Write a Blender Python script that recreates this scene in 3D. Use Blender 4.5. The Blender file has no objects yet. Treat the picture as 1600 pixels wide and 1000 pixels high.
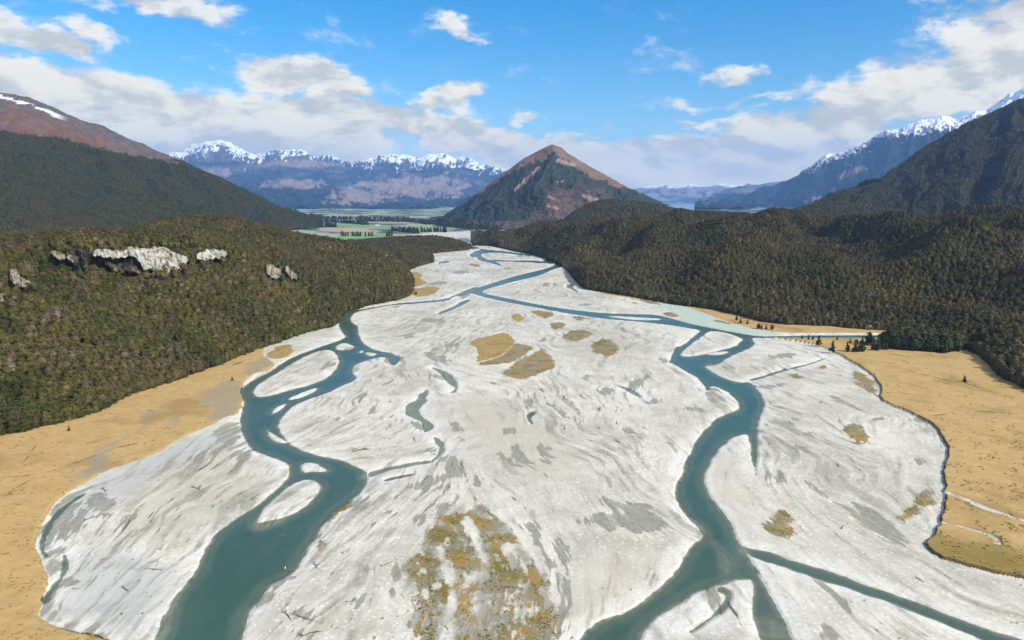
import bpy, math, random
import numpy as np
random.seed(7)
rng = np.random.default_rng(7)
R = math.radians
scene = bpy.context.scene
COL = scene.collection
f32 = np.float32

# ------------------------------------------------------------------ camera model
# photo grid 1600 x 1000; focal length in those units; drone height in metres
F, CX, CY, H, PITCH = 1067.0, 800.0, 500.0, 120.0, R(10.0)
CT, ST = math.cos(PITCH), math.sin(PITCH)

def slope(py):                       # height lost per metre of forward distance along the sight line of image row py
    v = CY - np.asarray(py, float)
    return (v * CT - F * ST) / (v * ST + F * CT)

def lat(px, py):                     # sideways metres per metre of forward distance
    v = CY - np.asarray(py, float)
    return (np.asarray(px, float) - CX) / (v * ST + F * CT)

def ground(px, py, z=0.0):
    D = (z - H) / slope(py)
    return np.stack([lat(px, py) * D, D], -1)

def at_dist(px, py, D):
    return np.stack([lat(px, py) * D, np.asarray(D, float) + 0 * np.asarray(px, float), H + slope(py) * D], -1)

def project(X, Y, Z):
    zc = np.maximum(Y * CT - (Z - H) * ST, 1e-3)
    yc = Y * ST + (Z - H) * CT
    return CX + F * X / zc, CY - F * yc / zc

def row_dist(py):
    return -H / slope(py)

# ------------------------------------------------------------------ noise
_P = rng.permutation(1024).astype(np.int32)
_P = np.concatenate([_P, _P])
_ang = rng.random(1024) * 2 * np.pi
_GX, _GY = np.cos(_ang).astype(f32), np.sin(_ang).astype(f32)

def perlin(x, y, seed=0):
    x = np.asarray(x, f32) + f32(seed * 17.37); y = np.asarray(y, f32) + f32(seed * 9.71)
    xi = np.floor(x); yi = np.floor(y)
    xf = x - xi; yf = y - yi
    xi = xi.astype(np.int32) & 1023; yi = yi.astype(np.int32) & 1023
    u = xf * xf * xf * (xf * (xf * 6 - 15) + 10); v = yf * yf * yf * (yf * (yf * 6 - 15) + 10)
    x1 = (xi + 1) & 1023; y1 = (yi + 1) & 1023
    a = _P[xi]; b = _P[x1]
    h00 = _P[a + yi]; h10 = _P[b + yi]; h01 = _P[a + y1]; h11 = _P[b + y1]
    n00 = _GX[h00] * xf + _GY[h00] * yf
    n10 = _GX[h10] * (xf - 1) + _GY[h10] * yf
    n01 = _GX[h01] * xf + _GY[h01] * (yf - 1)
    n11 = _GX[h11] * (xf - 1) + _GY[h11] * (yf - 1)
    a = n00 + u * (n10 - n00); b = n01 + u * (n11 - n01)
    return (a + v * (b - a)) * 1.5

def fbm(x, y, octaves=4, seed=0, gain=0.5):
    t = 0; amp = 1.0; f = 1.0
    for k in range(octaves):
        t = t + amp * perlin(np.asarray(x) * f, np.asarray(y) * f, seed + 3 * k); amp *= gain; f *= 2.03
    return t

def ridged(x, y, octaves=4, seed=0, gain=0.5):
    t = 0; amp = 1.0; f = 1.0; tot = 0
    for k in range(octaves):
        t = t + amp * (1 - 2 * np.abs(perlin(np.asarray(x) * f, np.asarray(y) * f, seed + 3 * k))); tot += amp; amp *= gain; f *= 2.07
    return t / tot

def sstep(a, b, x):
    t = np.clip((x - a) / (b - a), 0, 1)
    return t * t * (3 - 2 * t)

def mix(a, b, t):
    return a + (b - a) * t

# ------------------------------------------------------------------ outlines
def chaikin(p, n=1, closed=True):
    p = np.asarray(p, float)
    for _ in range(n):
        q = np.roll(p, -1, 0) if closed else p[1:]
        s = p if closed else p[:-1]
        o = np.empty((len(s) * 2, p.shape[1]))
        o[0::2] = 0.75 * s + 0.25 * q; o[1::2] = 0.25 * s + 0.75 * q
        p = o if closed else np.vstack([p[:1], o, p[-1:]])
    return p

def signed_dist(poly, X, Y, margin):
    """distance in metres to an outline on the ground, positive inside; -margin wherever farther out"""
    out = np.full(X.shape, -margin, f32)
    x0, y0 = poly.min(0) - margin; x1, y1 = poly.max(0) + margin
    idx = np.nonzero((X > x0) & (X < x1) & (Y > y0) & (Y < y1))
    if len(idx[0]) == 0:
        return out
    x = X[idx].astype(f32); y = Y[idx].astype(f32)
    d2 = np.full(x.shape, 1e12, f32); inside = np.zeros(x.shape, bool)
    q = np.roll(poly, -1, 0)
    for (ax, ay), (bx, by) in zip(poly.astype(f32), q.astype(f32)):
        ex, ey = bx - ax, by - ay
        L = ex * ex + ey * ey
        if L < 1e-9: continue
        px = x - ax; py = y - ay
        t = np.clip((px * ex + py * ey) / L, 0, 1)
        dx = px - t * ex; dy = py - t * ey
        np.minimum(d2, dx * dx + dy * dy, out=d2)
        if by != ay:
            c = (ay > y) != (by > y)
            inside ^= c & (px < ex * py / ey)
    d = np.sqrt(d2)
    out[idx] = np.maximum(np.where(inside, d, -d), -margin)
    return out

def in_poly(poly, x, y):
    poly = np.asarray(poly, float); q = np.roll(poly, -1, 0)
    x = np.asarray(x, float); y = np.asarray(y, float)
    inside = np.zeros(x.shape, bool)
    for (ax, ay), (bx, by) in zip(poly, q):
        if by == ay: continue
        inside ^= ((ay > y) != (by > y)) & (x < (bx - ax) * (y - ay) / (by - ay) + ax)
    return inside

# ------------------------------------------------------------------ mesh helpers
def new_obj(name, me, parent=None):
    o = bpy.data.objects.new(name, me)
    COL.objects.link(o)
    if parent is not None: o.parent = parent
    return o

def tag(o, label=None, cat=None, kind=None, group=None):
    if label: o['label'] = label
    if cat: o['category'] = cat
    if kind: o['kind'] = kind
    if group: o['group'] = group
    return o

def mesh_from(name, V, faces4=None, faces3=None, smooth=False):
    me = bpy.data.meshes.new(name)
    V = np.asarray(V, f32).reshape(-1, 3)
    f4 = np.zeros((0, 4), np.int32) if faces4 is None else np.asarray(faces4, np.int32).reshape(-1, 4)
    f3 = np.zeros((0, 3), np.int32) if faces3 is None else np.asarray(faces3, np.int32).reshape(-1, 3)
    me.vertices.add(len(V)); me.vertices.foreach_set('co', V.ravel())
    nl = f4.size + f3.size
    me.loops.add(nl); me.loops.foreach_set('vertex_index', np.concatenate([f4.ravel(), f3.ravel()]))
    np_ = len(f4) + len(f3)
    me.polygons.add(np_)
    st = np.concatenate([np.arange(len(f4)) * 4, f4.size + np.arange(len(f3)) * 3]).astype(np.int32)
    me.polygons.foreach_set('loop_start', st)
    if smooth: me.polygons.foreach_set('use_smooth', np.ones(np_, bool))
    me.update(calc_edges=True); me.validate()
    return me

def grid_faces(nr, nc):
    i = np.arange(nr * nc).reshape(nr, nc)
    return np.stack([i[:-1, :-1], i[:-1, 1:], i[1:, 1:], i[1:, :-1]], -1).reshape(-1, 4)

def vcol(me, name, r, g, b):
    a = me.attributes.new(name, 'FLOAT_COLOR', 'POINT')
    c = np.ones((len(me.vertices), 4), f32)
    c[:, 0] = np.ravel(r); c[:, 1] = np.ravel(g); c[:, 2] = np.ravel(b)
    a.data.foreach_set('color', c.ravel())

def vfloat(me, name, v):
    a = me.attributes.new(name, 'FLOAT', 'POINT'); a.data.foreach_set('value', np.ravel(v).astype(f32))

def tube(V, Q, pts, rad, sides=6):
    """append a tapered bent tube to lists V (points) and Q (quads)"""
    pts = np.asarray(pts, float); n = len(pts); base = len(V)
    for i in range(n):
        t = pts[min(i + 1, n - 1)] - pts[max(i - 1, 0)]; t = t / (np.linalg.norm(t) + 1e-9)
        up = np.array([0, 0, 1.0]) if abs(t[2]) < 0.9 else np.array([1.0, 0, 0])
        a = np.cross(t, up); a /= np.linalg.norm(a); b = np.cross(t, a)
        for k in range(sides):
            an = 2 * math.pi * k / sides
            V.append(pts[i] + rad[i] * (math.cos(an) * a + math.sin(an) * b))
    for i in range(n - 1):
        for k in range(sides):
            k2 = (k + 1) % sides
            Q.append((base + i * sides + k, base + i * sides + k2, base + (i + 1) * sides + k2, base + (i + 1) * sides + k))
    for e in (0, n - 1):
        r = base + e * sides
        for k in range(1, sides - 2, 2):
            Q.append((r, r + k, r + k + 1, r + k + 2))

# ------------------------------------------------------------------ node helpers
class NT:
    def __init__(s, tree):
        s.t = tree; s.l = tree.links
    def n(s, typ, ins=None, **kw):
        nd = s.t.nodes.new(typ)
        for k, v in kw.items(): setattr(nd, k, v)
        for k, v in (ins or {}).items():
            i = nd.inputs[k]
            if hasattr(v, 'is_output'): s.l.new(v, i)
            elif isinstance(v, (tuple, list)) and len(v) == 3 and i.type == 'RGBA': i.default_value = (*v, 1)
            else: i.default_value = v
        return nd
    def math(s, op, a, b=0.0, c=0.0, clamp=False):
        return s.n('ShaderNodeMath', {0: a, 1: b, 2: c}, operation=op, use_clamp=clamp).outputs[0]
    def vmath(s, op, a, b=(0, 0, 0)):
        nd = s.n('ShaderNodeVectorMath', {0: a, 1: b}, operation=op)
        return nd.outputs['Value'] if op in ('LENGTH', 'DOT_PRODUCT', 'DISTANCE') else nd.outputs[0]
    def mixc(s, fac, a, b, blend='MIX'):
        nd = s.n('ShaderNodeMix', data_type='RGBA', blend_type=blend)
        for i, v in ((0, fac), (6, a), (7, b)):
            if hasattr(v, 'is_output'): s.l.new(v, nd.inputs[i])
            else: nd.inputs[i].default_value = (*v, 1) if isinstance(v, (tuple, list)) and len(v) == 3 else v
        return nd.outputs[2]
    def mixf(s, fac, a, b):
        nd = s.n('ShaderNodeMix', {0: fac, 2: a, 3: b}, data_type='FLOAT')
        return nd.outputs[0]
    def ss(s, v, a, b, lo=0.0, hi=1.0):
        return s.n('ShaderNodeMapRange', {0: v, 1: a, 2: b, 3: lo, 4: hi}, interpolation_type='SMOOTHSTEP').outputs[0]
    def noise(s, vec, scale, detail=4, rough=0.55, dist=0.0):
        return s.n('ShaderNodeTexNoise', {'Vector': vec, 'Scale': scale, 'Detail': detail, 'Roughness': rough, 'Distortion': dist}).outputs[0]
    def attr(s, name):
        nd = s.n('ShaderNodeAttribute', attribute_name=name)
        sp = s.n('ShaderNodeSeparateColor', {0: nd.outputs['Color']})
        return sp.outputs[0], sp.outputs[1], sp.outputs[2], nd.outputs['Fac']

def material(name):
    m = bpy.data.materials.new(name); m.use_nodes = True
    m.node_tree.nodes.clear()
    t = NT(m.node_tree)
    out = t.n('ShaderNodeOutputMaterial')
    return m, t, out

def principled(t, out, color, rough=0.8, spec=0.3, normal=None, **kw):
    b = t.n('ShaderNodeBsdfPrincipled', {'Base Color': color, 'Roughness': rough, 'Specular IOR Level': spec})
    if normal is not None: t.l.new(normal, b.inputs['Normal'])
    t.l.new(b.outputs[0], out.inputs[0])
    return b

def simple_mat(name, c1, c2, scale=1.0, rough=0.85, bump=0.0):
    m, t, out = material(name)
    p = t.n('ShaderNodeTexCoord').outputs['Object']
    n = t.noise(p, scale, 5, 0.6)
    f = t.ss(n, 0.35, 0.65)
    nm = t.n('ShaderNodeBump', {'Strength': bump, 'Height': n}).outputs[0] if bump else None
    principled(t, out, t.mixc(f, c1, c2), rough, 0.2, nm)
    return m
GQ = 1.0; FQ = 1.0
SUN_POWER = 4.0; SKY_STRENGTH = 0.10; SKY_SAT = 1.25; SKY_VAL = 1.0; EXPOSURE = 0.45
HAZE = 4.5e-5; HAZE_COL = (0.42, 0.62, 1.0)
CLOUD_DARK = (0.33, 0.36, 0.41); CLOUD_LIT = (0.62, 0.62, 0.62); CLOUD_BASE = (0.40, 0.43, 0.48); CLOUD_LOW = (0.62, 0.65, 0.69)
SKY_SAT = 1.55; SKY_VAL = 1.22; HAZE = 3.7e-5; HAZE_COL = (0.24, 0.48, 0.95)
CLOUD_DARK = (0.43, 0.435, 0.44); CLOUD_LIT = (0.86, 0.83, 0.78); CLOUD_BASE = (0.54, 0.535, 0.53); CLOUD_LOW = (0.98, 0.92, 0.84); CLOUD_GAIN = (1.40, 1.28, 0.84)
# ------------------------------------------------------------------ traced outlines (photo pixels, laid on the ground plane)
def gp(pts, n=1):
    p = np.asarray(pts, float)
    return chaikin(ground(p[:, 0], p[:, 1]), n)

def ribbon(pts, w, n=2):
    """ground outline along a centre line; w = half widths in photo rows/columns"""
    p = np.asarray(pts, float)
    w = np.full(len(p), w) if np.isscalar(w) else np.asarray(w, float)
    t = np.gradient(p, axis=0); t /= np.linalg.norm(t, axis=1)[:, None] + 1e-9
    nrm = np.stack([-t[:, 1], t[:, 0]], 1)
    o = np.vstack([p + nrm * w[:, None], (p - nrm * w[:, None])[::-1]])
    return gp(o, n)

WATER = [
 [(735,450),(712,460),(695,467),(650,471),(615,474),(575,481),(550,485),(538,487),(532,497),(528,508),(536,521),(541,526),(525,533),(512,537),
  (490,545),(462,555),(440,567),(420,581),(405,588),(385,599),(374,610),(382,625),(376,650),(375,664),(382,683),(391,701),(405,708),(415,709),
  (447,722),(454,730),(452,744),(440,755),(415,779),(384,800),(350,821),(325,846),(308,891),(285,918),(262,945),(250,975),(240,1000),(228,1060),
  (205,1150),(150,1350),(320,1350),(335,1150),(362,1060),(377,1000),(382,972),(391,951),(408,930),(422,912),(440,905),(463,890),(471,874),(482,853),(499,828),(524,797),
  (562,771),(576,751),(573,737),(559,729),(538,718),(496,711),(461,699),(440,681),(433,662),(445,645),(457,634),(475,625),(507,615),(540,600),
  (560,590),(549,582),(552,572),(560,567),(580,560),(600,556),(607,562),(612,571),(622,566),(626,560),(620,555),(607,550),(590,547),(572,540),
  (562,527),(559,515),(560,509),(550,504),(547,496),(555,487),(580,482),(612,476),(650,474),(705,469),(735,457),(752,457),(757,452),(745,447)],
 [(732,454),(762,444),(800,432),(825,426),(850,420),(866,415),(868,409),(845,407),(858,404),(880,408),(886,414),(866,420),(850,427),(837,432),(812,437),(782,445),(757,452),(752,457),
  (770,461),(800,467),(835,474),(875,481),(917,486),(950,489),(987,490),(1027,491),(1050,497),(1082,506),(1112,512),(1150,519),(1187,525),
  (1222,524),(1300,523),(1422,522.6),(1460,524),(1460,527),(1407,527.6),(1300,527.6),(1225,527),(1190,527.5),
  (1172,527),(1180,535),(1175,542),(1155,550),(1135,559),(1127,566),(1115,571),(1100,571),(1107,577),(1130,590),(1155,597),(1170,596),(1176,600),
  (1187,612),(1196,627),(1192,640),(1186,655),(1184,672),(1184,700),(1183,722),(1181,745),(1177,730),(1174,712),(1173,690),(1168,676),(1152,680),(1137,688),(1124,700),
  (1114,715),(1102,739),(1099,754),(1111,775),(1129,799),(1144,820),(1150,838),(1168,868),(1186,898),(1204,931),(1225,967),(1237,991),(1255,1060),(1280,1150),(1350,1350),(1260,1350),(1222,1150),(1205,1070),(1189,1000),(1183,979),(1177,955),(1173,928),(1177,910),(1170,902),(1144,905),(1129,911),(1114,912),(1078,931),(1036,955),(1012,976),(1000,1000),(975,1060),(940,1150),(870,1350),(760,1350),(850,1150),(885,1060),(907,1000),(916,979),(949,964),(982,955),(1012,931),(1042,907),(1066,880),(1072,859),(1087,847),(1099,835),(1087,820),
  (1072,803),(1060,787),(1055,766),(1057,754),(1066,739),(1073,718),(1081,700),(1090,685),(1102,670),(1115,657),(1130,647),(1150,642),(1157,635),
  (1150,622),(1130,607),(1110,601),(1106,612),(1100,600),(1087,587),(1070,579),(1052,567),(1044,566),(1050,555),(1054,542),(1067,539),(1082,527),
  (1095,515),(1070,511),(1037,506),(1000,502),(962,499),(925,495),(887,489),(850,482),(810,475),(780,469),(750,462),(735,457)],
 [(1160,851),(1167,855),(1201,860),(1248,877),(1305,893),(1347,910),(1389,924),(1445,944),(1501,967),(1558,986),(1600,999),(1700,1035),(1900,1120),(1760,1100),(1640,1042),(1535,1000),
  (1516,989),(1459,967),(1403,944),(1347,924),(1291,907),(1234,888),(1192,874),(1170,865)],
 [(732,384),(744,385),(753,389),(770,391),(790,392.5),(815,396),(838,400),(815,398.5),(785,394.5),(756,395),(750,399),(759,404),(772,408),(782,412),(785,416),(776,413),(764,410),(746,406),(745,401),(736,402),(733,397),(740,394),(741,391),(733,388)],
 [(757,405.5),(800,406.5),(835,407),(868,409),(868,412),(835,410),(800,408.5),(760,408)],
 [(671,572),(687,576),(701,581),(712,592),(716,602),(714,611),(702,614),(712,606),(704,601),(699,597),(692,588),(686,581)],
 [(634,634),(643,627),(652,624),(654,614),(662,613),(667,606),(671,612),(667,616),(665,621),(668,625),(657,633),(655,643),(661,653),(670,656),(677,664),(676,669),(666,674),(661,674),(660,659),(644,652),(634,648),(632,640)],
 [(675,682),(684,682),(694,693),(697,702),(691,709),(678,718),(674,719),(684,708),(687,699),(681,690)],
 [(573,738),(600,730),(640,722),(678,717),(676,722),(640,727),(600,736),(578,746)],
 [(600,748),(625,742),(648,738),(648,741),(625,745),(602,751)],
 [(955,598),(970,602),(990,608),(1000,615),(1003,621),(995,618),(982,612),(970,605)],
 [(712,477),(720,470),(737,466),(734,470),(715,480),(690,490),(682,490),(696,483)],
 [(681,411.6),(691,407),(706,408),(699,410.6)],
 [(885,446),(889,443.5),(897,444),(895,449),(905,455),(901,457),(893,452),(886,449)],
 [(1217,580),(1226,574),(1232,572),(1226,577),(1220,582)],
 [(712,372.5),(722,371.5),(735,373),(731,377.5),(733,385),(727,381),(724,376)],
 [(640,369),(660,366.5),(690,364.8),(668,367.2),(648,370)],
 [(823,648),(827,643),(836,641),(838,645),(832,649),(829,653),(833,663),(828,659),(823,653)],
]
WATER_LINES = [([(132,770),(102,789),(80,812),(66,840),(64,858),(74,868)], [1,2.5,4,5,4,2]),
 ([(1172,593),(1190,589),(1216,580),(1240,574),(1270,567),(1295,556)], [1.6,1.2,1.6,1.0,0.8,0.5]),
 ([(100,866),(103,880),(98,900),(80,920),(68,940)], [2.5,3,3.5,4,4]),
 ([(84,975),(105,985),(130,990),(160,997),(180,1010),(230,1050)], [1.5,2,2,2,2,2]),
 ([(810,434),(820,438),(797,445),(783,448),(790,440)], 0.5),
 ([(1123,918),(1140,925),(1133,945),(1110,965),(1080,985)], [5,7,5,3.5,1.5])]
ISLANDS = [
 [(512,545),(490,550),(465,562),(440,577),(425,587),(415,592),(400,602),(395,611),(400,620),(425,617),(457,607),(482,602),(512,590),(530,570),(529,557),(522,549)],
 [(522,542),(536,534),(555,541),(550,545),(530,547)], [(559,549),(566,546),(569,548),(563,551)],
 [(571,549),(592,552),(580,556),(572,554)], [(450,622),(472,612),(496,604),(492,611),(470,621),(452,624)],
 [(431,635),(450,628),(440,639),(422,647)], [(415,667),(425,676),(440,684),(452,691),(437,691),(422,683)],
 [(471,722),(492,722),(505,729),(512,735),(490,735),(471,737)],
 [(468,748),(492,748),(501,758),(496,772),(475,793),(447,807),(412,814),(400,815),(408,797),(433,772)],
 [(940,492),(1032,497),(1035,499),(1000,500),(962,496)],
 [(1107,517),(1125,517),(1150,524),(1162,530),(1155,534),(1152,540),(1112,550),(1085,556),(1061,556),(1067,547),(1082,535),(1097,525)],
 [(1103,552),(1125,548),(1141,549),(1130,553),(1112,554)],
 [(1086,516),(1095,515.5),(1090,520),(1084,523)], [(703,466),(716,461),(718,463),(706,468)],
 [(738,390),(748,387),(751,389.5),(742,393)],
]
SHALLOW = [[(228,1000),(240,958),(262,935),(285,918),(272,960),(268,1000)], [(388,822),(405,808),(450,806),(440,818),(400,832)],
 [(1112,840),(1135,858),(1152,878),(1148,897),(1122,893),(1118,860)], [(1098,566),(1118,568),(1126,566),(1120,572),(1100,572)],
 [(1075,806),(1090,812),(1110,832),(1100,834)], [(1145,855),(1165,850),(1175,862),(1160,868)], [(1125,905),(1150,903),(1172,905),(1172,925),(1140,940)],
 [(1200,950),(1240,1000),(1200,1000),(1190,980)], [(600,556),(614,553),(616,558),(608,563)]]
WET = [
 [(672,586),(690,585),(700,592),(688,594)], [(648,754),(690,743),(712,738),(690,753),(652,770),(640,766)], [(574,890),(580,888),(582,901),(576,903)], [(466,949),(474,947),(477,957),(468,960)], [(122,793),(136,795),(133,815),(124,812)], [(150,800),(172,802),(160,808)],
 [(186,823),(200,811),(224,783),(229,786),(206,815),(190,829)], [(98,904),(126,905),(116,912)], [(548,786),(572,778),(580,786),(555,800)], [(690,715),(706,712),(718,730),(730,752),(712,748),(700,735)], [(735,745),(752,752),(742,762)], [(600,800),(618,792),(612,806)], [(668,700),(678,702),(672,712)], [(520,655),(532,650),(530,660)], [(566,620),(574,612),(572,622)], [(575,640),(586,629),(590,634),(582,648)], [(540,545),(552,540),(560,546),(546,550)],
 [(930,612),(950,606),(960,612),(940,618)], [(1010,628),(1030,622),(1026,632)], [(905,590),(925,585),(918,596)], [(1195,560),(1225,552),(1250,552),(1215,562)], [(1300,575),(1320,585),(1312,590)], [(1240,695),(1262,700),(1250,708)], [(1430,720),(1440,716),(1436,728)], [(1290,745),(1310,752),(1300,760)],
 [(650,500),(680,497),(700,502),(670,505)], [(620,525),(650,518),(640,530)], [(690,540),(715,534),(705,545)], [(760,590),(776,600),(766,604)], [(1120,655),(1135,650),(1128,660)],
 [(800,398),(820,399),(815,403)], [(700,425),(725,422),(740,426),(715,429)], [(780,420),(800,416),(796,423)], [(660,445),(690,438),(705,442),(680,447)], [(840,445),(860,441),(856,449)], [(900,475),(930,474),(915,479)],
 [(926,772),(952,778),(982,785),(1012,787),(1024,802),(1036,823),(1018,832),(982,830),(940,823),(904,812),(949,805),(979,800),(946,790)],
 [(862,844),(874,836),(880,844),(887,871),(878,874),(868,868)], [(856,853),(868,872),(883,905),(888,950),(884,1000),(878,960),(868,890)],
 [(822,820),(836,819),(846,835),(852,858),(840,848),(828,834)],
 [(501,575),(510,566),(527,564),(525,570),(505,576)], [(655,550),(675,551),(690,556),(703,565),(690,566),(672,560)],
 [(58,842),(73,811),(91,783),(115,772),(133,777),(119,804),(95,828),(84,846),(91,860),(73,867),(62,858)],
 [(304,716),(330,703),(371,686),(375,691),(345,705),(312,719)], [(357,709),(372,703),(392,709),(378,727),(368,724)],
 [(130,770),(160,770),(185,790),(160,800),(135,797)], [(80,845),(110,810),(138,800),(120,825),(100,842)],
 [(84,975),(105,983),(135,994),(112,994),(95,988)],
 [(708,660),(722,661),(726,672),(714,677)], [(711,678),(722,680),(728,690),(718,690)], [(788,670),(800,670),(800,678),(788,677)],
 [(772,706),(790,714),(806,723),(811,731),(790,723)], [(800,696),(815,707),(830,722),(838,734),(822,732),(800,716)], [(845,695),(852,700),(862,730),(848,715)],
 [(848,628),(870,637),(890,650),(903,660),(880,656),(860,640)], [(819,640),(828,622),(833,621),(828,631)], [(825,610),(836,614),(838,620),(828,617)],
 [(975,663),(986,661),(992,672),(985,678),(976,672)], [(1067,637),(1080,636),(1100,642),(1085,643)], [(1105,612),(1113,604),(1121,614),(1130,626),(1112,628)],
 [(1027,561),(1040,559),(1052,566),(1035,568)], [(975,600),(1000,592),(1022,580),(1005,600),(985,612)],
 [(645,660),(655,657),(660,664),(656,672),(646,668)], [(602,550),(622,552),(630,560),(614,572),(604,566)], [(420,905),(445,897),(462,897),(440,912),(420,918)],
 [(400,933),(412,928),(414,938),(404,942)], [(440,970),(465,985),(490,995),(465,995),(445,985)], [(470,950),(490,958),(480,975),(462,966)],
 [(1205,742),(1220,738),(1222,752),(1210,754)], [(1296,618),(1310,622),(1330,632),(1340,643),(1318,634),(1300,627)],
 [(1256,748),(1290,770),(1330,795),(1370,815),(1400,838),(1415,855),(1390,846),(1350,818),(1300,790),(1266,768)], [(1330,782),(1370,800),(1395,825),(1420,850),(1402,836),(1372,818),(1345,798)],
 [(1255,678),(1268,671),(1275,673),(1266,682)], [(1225,660),(1250,660),(1248,663),(1230,664)], [(1362,655),(1378,653),(1372,658)],
 [(1232,650),(1250,655),(1246,659)], [(1206,635),(1230,638),(1225,641)], [(1275,910),(1300,922),(1320,945),(1298,935)],
 [(1268,985),(1295,978),(1310,1000),(1280,1000)], [(840,530),(858,528),(856,533),(842,535)], [(905,497),(930,496),(920,501)], [(960,505),(985,520),(978,520)],
 [(725,455),(738,456),(730,463),(720,470)], [(650,770),(690,758),(715,752),(690,764),(660,778)], [(675,790),(690,783),(700,795),(690,808),(680,803)],
 [(618,890),(632,884),(626,905),(614,905)], [(648,808),(662,806),(655,818),(645,818)], [(615,925),(622,918),(618,932)], [(555,950),(570,935),(560,925)],
 [(430,850),(470,836),(500,838),(470,846)], [(1420,655),(1440,652),(1436,660)], [(985,470),(1000,474),(990,476)],
 [(1110,905),(1130,915),(1135,940),(1118,960),(1105,955),(1115,935)], [(862,440),(872,446),(864,448)], [(600,690),(612,684),(610,694)], [(560,622),(568,615),(564,626)],
 [(1176,600),(1186,604),(1210,600),(1235,597),(1220,604),(1195,608)], [(1130,604),(1140,610),(1150,618),(1140,616)],
]
VEG = [  # dry grass and moss patches on the gravel
 [(790,540),(805,535),(818,538),(832,542),(828,550),(820,557),(800,566),(775,570),(755,572),(746,568),(765,562),(785,555)],
 [(777,585),(805,568),(835,550),(850,544),(860,557),(867,570),(870,576),(840,586),(810,595)],
 [(825,486),(845,485),(870,490),(855,500),(838,494)], [(892,495),(912,494),(917,503),(898,502)],
 [(855,507),(875,502),(885,510),(865,519)], [(872,526),(902,514),(935,521),(912,530),(897,536)], [(920,545),(928,534),(945,529),(960,533),(971,547),(957,557),(935,556)],
 [(1030,490),(1050,486),(1065,496),(1045,495)], [(1110,499),(1125,500),(1155,508),(1130,507)], [(1275,574),(1290,570),(1302,576),(1285,579)], [(1232,585),(1245,583),(1262,592),(1242,591)],
 [(1326,578),(1345,583),(1362,590),(1377,610),(1372,624),(1352,612),(1336,598)],
 [(608,479),(632,477),(622,481),(610,481)],
 [(728,413),(742,412),(756,417),(745,418)], [(1180,470),(975,467),(985,473),(960,466)],
 [(630,888),(654,856),(672,820),(684,805),(720,806),(748,785),(770,798),(792,822),(812,850),(835,872),(855,904),(870,935),(878,970),(884,1060),(640,1060),(660,1000),(630,985),(645,960),(628,930)],
 [(235,880),(250,876),(256,884),(246,893),(236,891)], [(505,800),(530,782),(555,780),(545,795),(520,815),(502,818)], [(492,850),(505,842),(510,856),(498,860)],
 [(1380,630),(1372,650)], [(1195,690),(1210,692),(1200,705)], [(1195,815),(1225,790),(1240,820),(1245,845),(1210,835)], [(1405,810),(1425,775),(1450,765),(1458,782),(1430,812)],
 [(1310,668),(1345,662),(1360,680),(1345,700),(1325,685)], [(990,466),(1020,470),(1040,478),(1010,474)],
]
VEG = [v for v in VEG if len(v) > 2]
VEG_GAPS = [([(729,811),(738,835),(750,862),(757,888),(742,902),(724,915),(712,940),(703,965),(695,1000),(690,1060)], [4,5,6,7,8,7,8,8,9,10]),
 ([(687,855),(695,880),(708,903),(716,915)], [3,6,6,4]), ([(795,850),(810,875),(828,897),(818,925),(810,950)], [3,4,4,3,3]), ([(740,925),(745,960)], 3),
 ([(712,842),(728,846),(735,852)], 3)]
GRASS_LEFT = [(-1500,1350),(120,1350),(240,1150),(215,1040),(175,1000),(154,991),(105,985),(70,972),(57,958),(65,940),(77,902),(70,891),(58,860),(56,842),(73,807),(91,779),(133,755),
 (164,737),(206,723),(252,706),(280,685),(330,665),(352,652),(372,648),(378,632),(383,622),(378,610),(384,592),(400,583),(417,581),(432,569),(420,562),(410,555),(415,538),(332,560),(150,630),(0,660),(-400,780),(-900,950),(-1500,1100)]
GRASS_MUD = [[(312,627),(320,612),(345,600),(372,594),(384,600),(383,625),(366,642),(348,655),(334,660),(328,640)], [(125,740),(140,715),(165,700),(182,690),(178,703),(165,720),(180,735),(160,742),(130,755)],
 [(270,652),(276,648),(277,670),(270,678)], [(215,678),(222,665),(232,645),(241,643),(233,655),(224,672)], [(382,575),(410,557),(432,556),(430,568),(405,582),(386,590)]]
GRASS_RIGHT = [(1195,527),(1232,532),(1262,537),(1282,542),(1302,551),(1320,560),(1340,572),(1360,585),(1372,600),(1377,611),(1372,624),(1395,636),(1412,642),(1440,655),(1462,670),
 (1475,692),(1482,707),(1477,722),(1471,740),(1476,760),(1472,772),(1479,782),(1469,812),(1455,842),(1444,855),(1462,871),(1501,885),(1558,898),(1600,906),(1780,950),(2100,1010),(2700,1130),
 (2700,760),(2100,620),(1700,540),(1480,529.5),(1407,529.5),(1225,529.5)]
GRASS_BACK = [(1062,478),(1112,484),(1160,490),(1225,507),(1300,509),(1420,516),(1480,519),(1420,521),(1220,521.3),(1175,514),(1150,507),(1120,497),(1112,493),(1085,484)]
GRASS_RIM = [([(905,449),(950,459.5),(975,463),(1000,467),(1030,471)], [.8,1.2,1.5,1.5,.8]), ([(640,466),(642,450)], 1)]
MILKY = [(1045,476),(1062,479),(1100,486),(1112,495),(1150,507),(1175,515),(1220,521),(1222,524),(1187,525),(1150,519),(1112,512),(1082,506),(1055,498),(1075,494),(1050,484),(1010,480)]
RILLS = [([(1468,771),(1490,777),(1512,786),(1537,798),(1575,810),(1600,819),(1680,842)], [2.5,2,2.5,3.2,2.2,2,2]), ([(1460,818),(1480,823),(1495,826),(1527,835),(1550,843),(1561,850),(1566,856),(1552,853)], [2.2,1.5,1.5,2,3,3,2,1])]
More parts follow.
